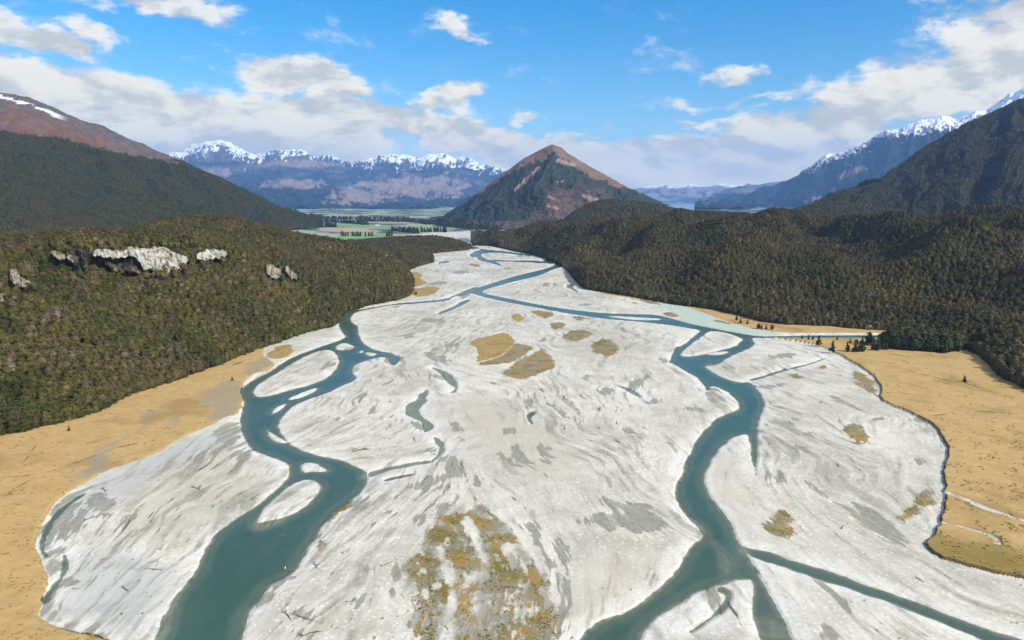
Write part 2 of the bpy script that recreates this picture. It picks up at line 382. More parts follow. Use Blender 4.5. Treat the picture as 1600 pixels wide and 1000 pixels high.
FIELDS = [[(506,347),(547,349.5),(600,352),(640,353.5),(610,356.5),(584,358),(540,355),(507,352)], [(612,358),(631,352.5),(680,354),(719,356.5),(706,361),(660,363),(620,364)],
 [(520,372),(540,364.5),(603,365),(606,370),(567,376),(540,377)], [(470,352),(500,349),(506,354),(480,358)]]
TANS = [[(500,355),(540,356),(584,359),(604,363),(540,363.5),(495,361)], [(575,347),(650,346),(660,349.5),(600,350)]]
FAR_RIVER = [(627,370),(669,363.6),(706,361.6),(762,360.5),(800,360),(800,372),(742,376),(745,386),(730,386),(727,380),(702,372),(669,371)]
TRACKS = [([(0,745),(60,745),(130,720),(180,700),(240,690)], .8), ([(40,680),(60,690),(45,715),(30,728)], .6), ([(185,634),(215,640),(240,643)], .7), ([(362,572),(380,566)], 1.3),
 ([(70,720),(100,700),(160,690)], .6), ([(0,790),(20,765),(60,745)], .8), ([(1475,740),(1500,752),(1540,772),(1560,778)], .9), ([(1420,582),(1470,596),(1520,602)], .7), ([(1500,600),(1550,615)], .9),
 ([(1440,655),(1520,645),(1590,650)], .8), ([(1375,553),(1420,560),(1460,572)], .6), ([(1385,562),(1410,566),(1425,572)], .6), ([(1480,780),(1530,800),(1600,838)], .9), ([(1590,825),(1610,832)], 2)]
FLOW = [[(370,680),(250,740),(130,800),(70,870)], [(400,720),(300,800),(200,880),(130,960)], [(300,860),(230,940),(180,990)], [(400,760),(330,830),(260,920)],
 [(620,560),(520,640),(450,690)], [(640,600),(580,680),(500,700)], [(600,760),(520,840),(480,900),(420,950)], [(700,740),(620,790),(560,860),(480,960),(420,1000)], [(660,700),(600,715),(540,712)],
 [(690,640),(720,720),(780,780),(830,830),(870,900),(885,1000)], [(740,800),(757,890),(720,1000)], [(650,830),(640,920),(640,1000)], [(730,590),(800,600),(830,660),(900,720),(980,760),(1060,800)],
 [(900,560),(1000,640),(1060,700)], [(930,780),(1000,870),(950,950)], [(735,470),(650,520),(570,520)], [(880,430),(750,480),(640,540)], [(700,500),(640,560),(660,600),(740,640)],
 [(850,500),(900,540),(980,600)], [(1050,505),(1000,540),(1000,590)], [(1180,560),(1280,600),(1400,690),(1460,740)], [(1200,640),(1300,700),(1400,720),(1460,700)], [(1190,700),(1200,780),(1300,860),(1500,950)],
 [(1240,600),(1380,650),(1460,740),(1460,800)], [(1190,900),(1240,950),(1300,1000)], [(1250,780),(1350,860),(1460,900),(1600,960)], [(820,400),(720,400),(660,430)], [(860,410),(760,430),(660,460)],
 [(900,460),(980,480),(1100,505)], [(750,600),(700,680),(690,760)], [(1150,700),(1140,780),(1170,850)], [(1000,700),(1060,620)]]

SMOOTH = [[(655,640),(700,615),(780,612),(850,650),(900,720),(985,775),(930,790),(900,815),(960,840),(1060,840),(1060,880),(960,940),(905,960),(890,900),(860,830),(800,770),(740,720),(690,690)],
 [(1110,700),(1165,690),(1172,740),(1185,800),(1190,850),(1150,830),(1118,770)], [(1220,770),(1270,790),(1400,860),(1440,900),(1400,930),(1280,880),(1220,850)], [(1010,600),(1080,600),(1100,680),(1050,700),(1000,660)],
 [(385,950),(440,920),(520,960),(600,960),(640,1010),(380,1010)], [(880,540),(1000,530),(1040,570),(960,590),(900,570)], [(640,590),(690,600),(660,620),(610,640)], [(1380,650),(1440,680),(1470,730),(1440,800),(1400,740)]]
ACTIVE = [[(150,820),(230,760),(330,715),(410,740),(420,765),(340,815),(260,860),(180,870)], [(470,640),(560,610),(640,640),(640,700),(560,715),(470,690)], [(560,790),(610,745),(690,735),(720,790),(640,830),(560,870),(490,930),(470,900),(510,840)],
 [(790,560),(900,580),(1000,650),(1000,720),(920,700),(850,670),(800,620)], [(1290,650),(1370,665),(1420,720),(1430,790),(1340,760),(1280,700)], [(560,500),(700,490),(760,520),(700,560),(600,540)], [(430,950),(520,900),(560,930),(520,985)], [(1480,900),(1590,930),(1600,980),(1520,945)],
 [(1300,940),(1400,975),(1430,1010),(1330,1010)]]
BEIGE = [[(180,800),(240,755),(330,715),(400,735),(425,760),(350,800),(270,850),(200,840)], [(1080,700),(1130,690),(1180,760),(1190,850),(1120,800)], [(700,620),(850,650),(920,740),(860,760),(740,700)], [(860,900),(1000,850),(1050,880),(940,960),(890,1000)]]
SLATE = [[(100,800),(160,745),(260,702),(372,664),(374,680),(300,715),(200,765),(130,815),(90,850)], [(90,880),(200,860),(280,900),(230,990),(120,980)]]

GOLD = [[(732,536),(745,529),(768,524),(790,519),(800,527),(805,535),(800,542),(785,555),(765,562),(746,566),(744,560),(747,555),(745,546)], [(797,495),(807,490),(820,495),(815,502),(808,504)],
 [(633,424),(662,426),(655,437),(672,442),(650,449),(640,449)], [(640,453),(675,447),(691,451),(675,462),(645,465)], [(415,554),(435,541),(455,537),(461,552),(440,561),(420,560)]]

DAMP = [[(56,850),(66,815),(92,783),(135,757),(150,762),(115,795),(92,830),(84,860),(96,885),(78,900),(70,880)], [(60,945),(75,925),(90,960),(150,985),(170,1000),(120,995),(75,972)], [(335,668),(372,655),(380,690),(360,705),(330,690)]]

FOAM = [[(396,820),(430,806),(475,796),(450,812),(415,830),(385,845)], [(428,838),(468,815),(478,822),(455,842),(432,852)], [(355,822),(395,798),(400,806),(365,835)], [(1120,840),(1150,862),(1150,880),(1128,868)], [(545,574),(566,582),(552,590)], [(1157,640),(1170,655),(1172,672),(1160,668)]]

SHALLOW += [[(660,565),(725,570),(730,620),(690,620),(660,590)], [(625,605),(680,600),(690,690),(650,690),(625,660)], [(668,678),(705,678),(705,725),(640,730),(565,752),(560,738),(660,712)], [(870,440),(910,440),(910,460),(870,460)], [(940,590),(1010,605),(1010,630),(940,610)]]
# ------------------------------------------------------------------ valley floor: one sheet, finer near the viewer
DY = 1.25 * GQ; DX = 1.35 * GQ
ys = np.concatenate([np.arange(1400, 1060, -2.5 * DY), np.arange(1060, 345, -DY)])
Drow = np.concatenate([[45, 60], row_dist(ys)])
Drow = np.concatenate([Drow, np.geomspace(Drow[-1] * 1.012, 29500, int(110 / GQ))])
ratio = np.arange(-0.86, 0.8601, DX / F); ratio = np.concatenate([np.linspace(-2.2, -0.862, 200), ratio, np.linspace(0.862, 2.2, 200)])
NR, NC = len(Drow), len(ratio)
DD = np.repeat(Drow[:, None], NC, 1).astype(f32)
XX = (ratio[None, :] * (Drow[:, None] + 25)).astype(f32)
nearrows = Drow < 2300

def inside_soft(poly, soft, X, Y, margin=None):
    return sstep(-soft, soft, signed_dist(poly, X, Y, margin or soft * 1.5 + 1))

# shoreline wobble grows with distance only through its own world scale
wob = perlin(XX / 9, DD / 9, 3) * 0.9 + perlin(XX / 2.7, DD / 2.7, 4) * 0.45
wob2 = fbm(XX / 26, DD / 26, 4, 9)
M = 14.0
sdw = np.full(XX.shape, -M, f32)
for p in WATER: sdw = np.maximum(sdw, signed_dist(gp(p, 1), XX, DD, M))
for p, w in WATER_LINES: sdw = np.maximum(sdw, signed_dist(ribbon(p, w), XX, DD, M))
for p in ISLANDS: sdw = np.minimum(sdw, -signed_dist(gp(p, 1), XX, DD, M))
shal = np.zeros(XX.shape, f32)
for p in SHALLOW: shal = np.maximum(shal, inside_soft(gp(p, 1), 3.0, XX, DD))
sdw_t = sdw + wob * 0.8

# flow direction of the braids -> noise smeared along it
st = max(1, int(round(6 / GQ)))
rows_n = int(nearrows.sum())
Xc, Yc = XX[:rows_n:st, ::st], DD[:rows_n:st, ::st]
c2 = np.zeros(Xc.shape, f32); s2 = np.zeros(Xc.shape, f32)
for fl in FLOW:
    g = ground(np.array(fl, float)[:, 0], np.array(fl, float)[:, 1]); g = chaikin(g, 1, False)
    for a, b in zip(g[:-1], g[1:]):
        m = (a + b) / 2; d = b - a; L = np.hypot(*d); an = 2 * math.atan2(d[1], d[0])
        ss = 0.035 * m[1] + 4
        w = 1 / (((Xc - m[0]) ** 2 + ((Yc - m[1]) * 0.6) ** 2) / ss ** 2 + 1) ** 1.6
        c2 += w * math.cos(an); s2 += w * math.sin(an)
ri = np.arange(rows_n) / st; ci = np.arange(NC) / st
def up(A):
    r0 = np.clip(ri.astype(int), 0, A.shape[0] - 1); r1 = np.clip(r0 + 1, 0, A.shape[0] - 1)
    c0 = np.clip(ci.astype(int), 0, A.shape[1] - 1); c1 = np.clip(c0 + 1, 0, A.shape[1] - 1)
    fr = (ri - r0)[:, None]; fc = (ci - c0)[None, :]
    t = A[r0] * (1 - fr) + A[r1] * fr
    return t[:, c0] * (1 - fc) + t[:, c1] * fc
an = 0.5 * np.arctan2(up(s2), up(c2)) + 0.22 * fbm(XX[:rows_n] / 70, DD[:rows_n] / 70, 2, 21)
FXd, FYd = np.cos(an).astype(f32), np.sin(an).astype(f32)
Xn, Yn = XX[:rows_n], DD[:rows_n]
def lic(lam, L, seed, n=13, octs=2):
    acc = 0
    wx = Xn + 9 * perlin(Xn / 52, Yn / 52, 340) + 2.0 * perlin(Xn / 20, Yn / 20, 341) + 0.5 * lam * perlin(Xn / (4 * lam), Yn / (4 * lam), seed + 40)
    wy = Yn + 9 * perlin(Xn / 52, Yn / 52, 342) + 2.0 * perlin(Xn / 20, Yn / 20, 343) + 0.5 * lam * perlin(Xn / (4 * lam), Yn / (4 * lam), seed + 41)
    for k in np.linspace(-1, 1, n):
        x = wx + FXd * L * k; y = wy + FYd * L * k
        acc = acc + (perlin(x / lam, y / lam, seed) + (0.6 * perlin(x / lam * 2.1, y / lam * 2.1, seed + 1) if octs > 1 else 0)) * (1 - 0.5 * k * k)
    return acc / (acc.std() + 1e-9)
def full(A):
    o = np.zeros(XX.shape, f32); o[:rows_n] = A; return o
lodn = sstep(900, 300, DD)
sA = full(lic(12.0, 27.0, 60)); sB = full(lic(4.4, 10.5, 70)); sC = full(lic(1.6, 4.2, 80))
big = fbm(XX / 75, DD / 75, 3, 31); big2 = fbm(XX / 45, DD / 45, 3, 36)

# masks --------------------------------------------------------------
wet = np.zeros(XX.shape, f32)
for p in WET:
    wet = np.maximum(wet, sstep(-1.1, 1.1, signed_dist(gp(p, 1), XX, DD, 9) + wob * 1.6 + 1.0 * sB + 0.7 * sC * lodn + 2.2 * wob2 + 0.6) * 0.95)
smooth_area = sstep(0.15, 0.6, fbm(XX / 95, DD / 95, 2, 34)) * 0.8      # wide even sheets of fine gravel
for p in SMOOTH: smooth_area = np.maximum(smooth_area, inside_soft(gp(p, 2), 7, XX, DD, 14))
active = np.zeros(XX.shape, f32)                                         # bars with many small threads
for p in ACTIVE: active = np.maximum(active, inside_soft(gp(p, 2), 8, XX, DD, 16))
smooth_area = smooth_area * (1 - active)
beige = np.zeros(XX.shape, f32); slate = np.zeros(XX.shape, f32)
for p in BEIGE: beige = np.maximum(beige, inside_soft(gp(p, 2), 9, XX, DD, 16))
for p in SLATE: slate = np.maximum(slate, inside_soft(gp(p, 2), 6, XX, DD, 14))
silt = np.maximum(sstep(0.7, 2.0, 0.35 * wob2 + sA * 0.7 + sB * 0.5 + big * 0.9 - 0.7 * smooth_area + 0.2 * active),
                  sstep(0.7, 2.2, sB * 0.8 + sC * 0.5 * lodn + big2 * 1.1 + 0.5 * perlin(XX / 9, DD / 9, 44) - 0.8 * smooth_area + 0.4 * active))
silt = np.clip(silt * (0.55 + 0.45 * sstep(-0.2, 0.4, fbm(XX / 30, DD / 30, 3, 46))) + 0.35 * sstep(0.2, 0.8, fbm(XX / 16, DD / 16, 4, 45)) * (1 - smooth_area), 0, 1)
for p in DAMP: wet = np.maximum(wet, 0.85 * sstep(-3.0, 2.0, signed_dist(gp(p, 2), XX, DD, 14) + 2.5 * wob2 + 1.2 * sB + wob))
thread = np.exp(-((sA + 0.35 * sB - 0.2) / 0.42) ** 2) * (1 - 0.7 * smooth_area)      # washed dry threads between the bars
tone = np.clip(0.62 + 0.5 * big - 0.38 * thread + 0.08 * sB + 0.08 * sC * lodn + 0.12 * smooth_area + 0.35 * fbm(XX / 12, DD / 12, 4, 39), 0, 1)
# thin cutbank lines, edge shade put in as dark colour: zero crossings of the streak field where the ground is busy
busy = sstep(0.0, 0.5, fbm(XX / 40, DD / 40, 3, 51) + 0.12) * (1 - 0.9 * smooth_area)
busy = np.maximum(busy, active)
ln = sstep(0.10, 0.02, np.abs(sB + 0.55 * sC * lodn)) * busy * sstep(0.0, 0.25, perlin(XX / 14, DD / 14, 77))
ln2 = sstep(0.08, 0.02, np.abs(sA - 0.7)) * sstep(0.05, 0.4, perlin(XX / 24, DD / 24, 78))
ln3 = np.maximum(sstep(2.2, 2.8, sC + 0.5 * sB) * busy * lodn, sstep(1.6, 2.2, 0.8 * sC + 0.6 * sB) * active * 0.7)
line = np.maximum.reduce([ln * 0.4 * active, ln2 * 0.3 * (1 - smooth_area), ln3 * 0.7])
rimw = sstep(-9, -1, sdw) * (1 - sstep(-1.0, 0.0, sdw))          # clean washed gravel along the water

wet = wet * (0.72 + 0.28 * sstep(-1.2, 0.8, sB + 0.6 * sC))
veg = np.zeros(XX.shape, f32); vsd = np.full(XX.shape, -8.0, f32)
for p in VEG: vsd = np.maximum(vsd, signed_dist(gp(p, 1), XX, DD, 8))
for p, w in VEG_GAPS: vsd = np.minimum(vsd, -(signed_dist(ribbon(p, w), XX, DD, 8) + 1.6 * wob2 + 0.9 * wob - 0.2))
veg = sstep(-2.8, 3.2, vsd + wob * 1.6 + 1.0 * sB + 2.0 * wob2)
bigveg = signed_dist(gp(VEG[[i for i, v in enumerate(VEG) if v[0] == (630, 888)][0]], 1), XX, DD, 8) > -3
holes = sstep(0.0, 0.9, 1.2 * fbm(XX / 7, DD / 9, 4, 97) + 0.25 * sC + 0.12 * sB)
veg = np.where(bigveg, veg * (1 - 0.75 * holes) * (0.6 + 0.4 * sstep(-0.5, 0.3, big2)), veg * (0.75 + 0.25 * sstep(0.8, -0.6, sB)))
tuft = sstep(0.55, 0.9, perlin(XX / 2.2, DD / 2.2, 91) + 0.5 * perlin(XX / 0.9, DD / 0.9, 92)) * sstep(0.15, 0.5, fbm(XX / 38, DD / 38, 3, 93)) * 0.8
wet = np.maximum(wet, 0.75 * np.where(bigveg, sstep(-2.5, 2, vsd + wob) * sstep(-0.5, 0.2, fbm(XX / 12, DD / 16, 3, 98) + 0.25), 0))
veg = np.maximum(veg, tuft * (1 - sstep(-3, 0, sdw)))

gl = signed_dist(gp(GRASS_LEFT, 1), XX, DD, 6); gr = signed_dist(gp(GRASS_RIGHT, 1), XX, DD, 6)
gb = signed_dist(gp(GRASS_BACK, 1), XX, DD, 6)
for p, w in GRASS_RIM: gb = np.maximum(gb, signed_dist(ribbon(p, w), XX, DD, 6))
rill = np.full(XX.shape, -6.0, f32)
for p, w in RILLS: rill = np.maximum(rill, signed_dist(ribbon(p, w), XX, DD, 6))
gold = np.full(XX.shape, -6.0, f32)
for p in GOLD: gold = np.maximum(gold, signed_dist(gp(p, 1), XX, DD, 6))
gl_w = gl + wob * 0.7; gr_w = gr + wob * 0.8; gb_w = gb + wob
grass = np.maximum.reduce([sstep(-0.5, 0.5, gl_w), sstep(-0.4, 0.4, gr_w), sstep(-1, 1, gb_w), sstep(-2.4, 2.4, gold + 1.5 * wob + 0.6 * sB + 1.5 * wob2)])
bank = np.maximum.reduce([0.6 * sstep(-0.4, 1.6, gl_w), 1.5 * sstep(-0.3, 0.8, gr_w), 0.8 * sstep(-0.5, 2.5, gb_w), 0.5 * sstep(-0.5, 1.5, gold + wob)])
rl = sstep(-0.4, 0.6, rill + wob * 0.5)
grass *= 1 - rl
mud = np.zeros(XX.shape, f32)
for p in GRASS_MUD: mud = np.maximum(mud, sstep(-4.0, 4.0, signed_dist(gp(p, 1), XX, DD, 14) + wob * 3.0 + 5.0 * wob2 + 1.0 * sB))
track = np.zeros(XX.shape, f32)
for p, w in TRACKS: track = np.maximum(track, sstep(-0.3, 0.3, signed_dist(ribbon(p, w), XX, DD, 2) + wob * 0.8) * 0.75 * sstep(-0.4, 0.15, perlin(XX / 12, DD / 12, 99)))
moss = inside_soft(gp([(1450,830),(1500,850),(1620,870),(1700,900),(1600,912),(1500,890),(1440,862)], 1), 8, XX, DD)
milky = sstep(-3, 3, signed_dist(gp(MILKY, 1), XX, DD, 6) + wob * 1.5) * (1 - grass)
field = np.zeros(XX.shape, f32); tan = np.zeros(XX.shape, f32)
for p in FIELDS: field = np.maximum(field, inside_soft(gp(p, 1), 8, XX, DD, 20))
for p in TANS: tan = np.maximum(tan, inside_soft(gp(p, 1), 12, XX, DD, 30))
fr = inside_soft(gp(FAR_RIVER, 1), 10, XX, DD, 30)
# beyond the narrows the floor is farmland and scrub
PXg, PYg = project(XX, DD, 0 * XX)
far = sstep(1880, 2000, DD) * (1 - fr)
far = np.maximum(far, ((PXg < 668) & (DD > 1640)).astype(f32) * (1 - fr))
wood = ((PXg > 735) | (PXg < 625)).astype(f32) * sstep(1200, 1400, DD) * (1 - far) * ((PYg < 380) | (PXg < 625)).astype(f32)
scrub = fbm(XX / 420, DD / 420, 5, 55)

# heights ------------------------------------------------------------
LEVEL = -0.45
relief = (np.clip(sA, -2, 2) * 0.02 + np.clip(sB, -2, 2) * 0.02 * sstep(1200, 500, DD) + np.clip(sC, -2, 2) * 0.014 * lodn) * (1 - 0.6 * smooth_area) + big * 0.2 - 0.16 * wet - 0.16 * line
dry = LEVEL + 0.30 * sstep(0, 1.2, -sdw_t) + 0.35 * sstep(0.5, 7, -sdw_t) + np.clip(relief, -0.22, 1) * sstep(0.8, 4, -sdw_t)
bed = LEVEL - 0.15 * np.clip(sdw_t, 0, 14) * (1 - 0.93 * shal) - 0.04
Z = np.where(sdw_t > 0, bed, dry)
gz = bank * (1 - 0.35 * rl)
gtex = fbm(XX / 24, DD / 24, 3, 14) * 0.22 + perlin(XX / 2.2, DD / 2.2, 15) * 0.05 * sstep(500, 250, DD)
Z = np.where(sdw_t > 0, Z, np.maximum(Z, Z * 0 + gz + gtex * (grass > 0.5) - 0.05) * (gz > 0.02) + Z * (gz <= 0.02))
Z = Z - 0.25 * track * grass + veg * 0.18 * (sdw_t < -1)
Z = np.where(DD > 2300, 0.0 + 0.4 * (1 - fr), Z).astype(f32)

V = np.stack([XX, DD, Z], -1)
ground_me = mesh_from('valley_floor', V, grid_faces(NR, NC)[:, ::-1][:, [3, 2, 1, 0]], smooth=True)
vcol(ground_me, 'm1', wet * (1 - grass), grass, veg * (1 - grass) * (1 - far))
vcol(ground_me, 'm2', np.where(nearrows[:, None], tone, 0.4), np.maximum(line, track * grass * 1.0), rimw)
vcol(ground_me, 'm3', milky, far, field)
vcol(ground_me, 'm4', mud * grass, moss * grass, np.maximum(tan, 0))
vcol(ground_me, 'm6', beige * (0.7 + 0.3 * sstep(-1, 1, sB)), slate, active)
vcol(ground_me, 'm7', silt * (1 - grass), gold > 0, 0 * silt)
vcol(ground_me, 'm5', sstep(0, -0.6, Z - LEVEL), wood, sstep(-0.25, 0.35, scrub))

def ground_material():
    m, t, out = material('valley_floor')
    geo = t.n('ShaderNodeNewGeometry'); P = geo.outputs['Position']
    wet, grass, veg, _ = t.attr('m1'); tone, line, rim, _ = t.attr('m2'); milky, far, field, _ = t.attr('m3')
    mud, moss, tan, _ = t.attr('m4'); deep, wood, scrub, _ = t.attr('m5')
    n1 = t.noise(P, 0.35, 6, 0.65); n2 = t.noise(P, 2.2, 3, 0.6); n3 = t.noise(P, 0.06, 6, 0.6); n4 = t.noise(P, 0.9, 6, 0.7)
    hf = t.noise(t.n('ShaderNodeMapping', {'Vector': P, 'Scale': (1, 0.5, 1), 'Rotation': (0, 0, 0.15)}).outputs[0], 0.6, 9, 0.72); hf2 = t.noise(P, 2.6, 6, 0.7)
    rag = t.math('ADD', t.math('MULTIPLY', t.math('SUBTRACT', hf, 0.5), 1.25), t.math('MULTIPLY', t.math('SUBTRACT', hf2, 0.5), 0.5))
    def ragged(v, lo=0.38, hi=0.58, k=1.0): return t.ss(t.math('ADD', v, t.math('MULTIPLY', rag, k)), lo, hi)
    grass_s = grass
    wet = t.math('MULTIPLY', ragged(wet, 0.28, 0.85, 1.1), t.ss(wet, 0.02, 0.2)); veg = t.math('MULTIPLY', ragged(veg, 0.30, 0.75, 1.3), t.ss(veg, 0.02, 0.2)); grass = ragged(grass, 0.42, 0.56, 0.6)
    line = t.math('MULTIPLY', ragged(line, 0.28, 0.5, 0.7), t.ss(line, 0.02, 0.15)); tone = t.math('ADD', tone, t.math('MULTIPLY', rag, 0.55), clamp=True)
    # gravel
    c = t.mixc(tone, (0.67, 0.63, 0.525), (0.42, 0.39, 0.305))
    c = t.mixc(t.ss(n3, 0.45, 0.75, 0, 0.6), c, (0.60, 0.555, 0.47))
    c = t.mixc(t.ss(n1, 0.35, 0.75, 0, 0.3), c, (0.46, 0.44, 0.38))
    c = t.mixc(t.math('MULTIPLY', rim, 0.4), c, (0.80, 0.77, 0.70))
    vor = t.n('ShaderNodeTexVoronoi', {'Vector': P, 'Scale': 1.3}).outputs['Color']
    vs = t.n('ShaderNodeSeparateColor', {0: vor}).outputs[0]
    c = t.mixc(t.ss(vs, 0.80, 0.98, 0, 0.3), c, (0.34, 0.32, 0.27))
    c = t.mixc(t.ss(vs, 0.15, 0.02, 0, 0.4), c, (0.86, 0.84, 0.79))
    beige, slate, active, _ = t.attr('m6')
    c = t.mixc(t.math('MULTIPLY', beige, 0.65), c, (0.53, 0.465, 0.37)); c = t.mixc(t.math('MULTIPLY', slate, 0.7), c, (0.44, 0.44, 0.41))
    c = t.mixc(t.math('MULTIPLY', active, t.ss(n4, 0.60, 0.72, 0, 0.7)), c, (0.22, 0.16, 0.10))
    silt, goldm, _, _ = t.attr('m7')
    c = t.mixc(t.math('MULTIPLY', silt, t.ss(t.math('ADD', hf, t.math('MULTIPLY', hf2, 0.4)), 0.5, 0.82, 0.35, 1.0)), c, t.mixc(hf2, (0.22, 0.21, 0.155), (0.33, 0.315, 0.25)))
    # damp silt
    wc = t.mixc(t.ss(hf, 0.3, 0.7), (0.19, 0.185, 0.135), (0.345, 0.33, 0.26))
    c = t.mixc(t.math('MULTIPLY', wet, t.ss(hf2, 0.3, 0.6, 0.72, 0.97)), c, wc)
    c = t.mixc(milky, c, t.mixc(t.ss(n1, 0.3, 0.7), (0.47, 0.545, 0.455), (0.39, 0.45, 0.37)))
    c = t.mixc(line, c, t.mixc(n2, (0.10, 0.085, 0.06), (0.20, 0.17, 0.13)))
    # moss and dry herbs on old bars
    vcl = t.mixc(t.ss(t.math('ADD', t.math('MULTIPLY', n4, 0.5), t.math('MULTIPLY', t.noise(P, 0.10, 6, 0.65), 0.5)), 0.45, 0.55), t.mixc(hf, (0.19, 0.17, 0.11), (0.30, 0.27, 0.19)), t.mixc(t.ss(n3, 0.44, 0.56), (0.33, 0.20, 0.04), (0.18, 0.14, 0.022)))
    vcl = t.mixc(t.ss(n2, 0.62, 0.8, 0, 0.6), vcl, (0.5, 0.36, 0.16))
    c = t.mixc(veg, c, vcl)
    # grass flats
    gst = t.n('ShaderNodeMapping', {'Vector': P, 'Scale': (0.3, 0.5, 0.5), 'Rotation': (0, 0, 0.5)}).outputs[0]
    g1 = t.noise(gst, 0.6, 6, 0.65)
    gc = t.mixc(t.ss(g1, 0.15, 0.85), (0.42, 0.268, 0.098), (0.535, 0.365, 0.155))
    gc = t.mixc(t.ss(n3, 0.52, 0.75, 0, 0.65), gc, (0.36, 0.235, 0.075))
    gc = t.mixc(t.ss(n4, 0.55, 0.8, 0, 0.45), gc, (0.25, 0.17, 0.06))
    n5 = t.noise(P, 0.022, 5, 0.65); gc = t.mixc(t.ss(n5, 0.48, 0.66, 0, 0.75), gc, (0.30, 0.20, 0.07)); gc = t.mixc(t.ss(n5, 0.46, 0.30, 0, 0.6), gc, (0.37, 0.285, 0.09))
    gc = t.mixc(t.ss(n4, 0.42, 0.2, 0, 0.4), gc, (0.66, 0.48, 0.22))
    gc = t.mixc(t.math('MULTIPLY', goldm, t.ss(n4, 0.42, 0.62, 0.1, 0.85)), gc, (0.20, 0.15, 0.035))
    gc = t.mixc(t.math('MULTIPLY', moss, 0.75), gc, t.mixc(g1, (0.14, 0.11, 0.02), (0.26, 0.19, 0.04)))
    gc = t.mixc(t.math('MULTIPLY', mud, t.ss(n4, 0.3, 0.55, 0.2, 0.8)), gc, t.mixc(n1, (0.24, 0.20, 0.13), (0.33, 0.29, 0.21)))
    gc = t.mixc(t.ss(hf2, 0.58, 0.72, 0, 0.5), gc, (0.24, 0.16, 0.06)); gc = t.mixc(t.ss(hf, 0.56, 0.74, 0, 0.5), gc, (0.30, 0.205, 0.075))
    gc = t.mixc(line, gc, (0.23, 0.15, 0.06))
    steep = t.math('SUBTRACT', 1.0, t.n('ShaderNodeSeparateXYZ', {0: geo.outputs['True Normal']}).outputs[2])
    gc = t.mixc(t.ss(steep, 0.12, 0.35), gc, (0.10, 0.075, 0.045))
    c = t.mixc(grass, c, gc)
    # farmland and scrub down the valley
    fc = t.mixc(t.ss(scrub, 0.35, 0.6), (0.07, 0.11, 0.075), (0.34, 0.35, 0.25))
    fc = t.mixc(tan, fc, (0.42, 0.31, 0.20)); fn = t.noise(P, 0.012, 4, 0.6)
    fc = t.mixc(field, fc, t.mixc(t.ss(fn, 0.4, 0.6), (0.15, 0.28, 0.10), (0.25, 0.33, 0.16)))
    c = t.mixc(far, c, fc)
    c = t.mixc(wood, c, (0.045, 0.045, 0.02))
    c = t.mixc(t.math('MULTIPLY', deep, 0.8), c, (0.12, 0.18, 0.14))
    hgt = t.math('ADD', t.math('MULTIPLY', n2, 0.25), t.math('MULTIPLY', n4, 0.5))
    bp = t.n('ShaderNodeBump', {'Strength': 0.13, 'Distance': 0.4, 'Height': hgt}).outputs[0]
    principled(t, out, c, t.mixf(wet, 0.9, 0.6), 0.15, bp)
    return m
ground_me.materials.append(ground_material())
tag(new_obj('ground', ground_me), 'white braided gravel plain with golden grass flats filling the valley floor', 'valley floor', 'structure')

# ------------------------------------------------------------------ water
def water_material(name, deepc, shallowc, siltc):
    m, t, out = material(name)
    geo = t.n('ShaderNodeNewGeometry'); P = geo.outputs['Position']
    d = t.n('ShaderNodeAttribute', attribute_name='depth').outputs['Fac']
    dist = t.n('ShaderNodeAttribute', attribute_name='silt').outputs['Fac']
    mp = t.n('ShaderNodeMapping', {'Vector': P, 'Scale': (1, 0.55, 1), 'Rotation': (0, 0, 0.5)}).outputs[0]
    big = t.noise(t.n('ShaderNodeMapping', {'Vector': P, 'Scale': (1, 0.4, 1), 'Rotation': (0, 0, 0.3)}).outputs[0], 0.045, 5, 0.65)
    c = t.mixc(t.ss(big, 0.35, 0.65), deepc, shallowc)
    c = t.mixc(dist, c, siltc)
    foam = t.n('ShaderNodeAttribute', attribute_name='foam').outputs['Fac']; fz = t.noise(P, 1.1, 8, 0.75)
    c = t.mixc(t.math('MULTIPLY', foam, t.ss(fz, 0.60, 0.70, 0, 0.8)), c, (0.75, 0.78, 0.78))
    w1 = t.noise(mp, 0.9, 4, 0.6); w2 = t.noise(mp, 0.16, 3, 0.5)
    h = t.math('ADD', t.math('MULTIPLY', w1, 0.10), t.math('MULTIPLY', w2, 0.25))
    bp = t.n('ShaderNodeBump', {'Strength': 0.5, 'Distance': 0.8, 'Height': h}).outputs[0]
    b = t.n('ShaderNodeBsdfPrincipled', {'Base Color': c, 'Roughness': 0.22, 'IOR': 1.33, 'Normal': bp})
    tr = t.n('ShaderNodeBsdfTransparent', {0: (0.84, 0.90, 0.83)})
    nz = t.noise(P, 0.25, 4, 0.6)
    dd = t.math('ADD', d, t.math('MULTIPLY', t.math('SUBTRACT', nz, 0.5), 0.35))
    f = t.ss(dd, -0.05, 0.55, 0.38, 1.0)
    mx = t.n('ShaderNodeMixShader', {0: f, 1: tr.outputs[0], 2: b.outputs[0]})
    t.l.new(mx.outputs[0], out.inputs[0])
    return m
foamv = np.zeros(XX.shape, f32)
for p in FOAM: foamv = np.maximum(foamv, inside_soft(gp(p, 2), 3.0, XX, DD))
wmask = (sdw_t > -0.6) & (DD < 2300)
fm = grid_faces(NR, NC)
keep = wmask.ravel()[fm].any(1)
strm = (PXg > 1186) & (PYg < 540)
sf = strm.ravel()[fm].all(1)
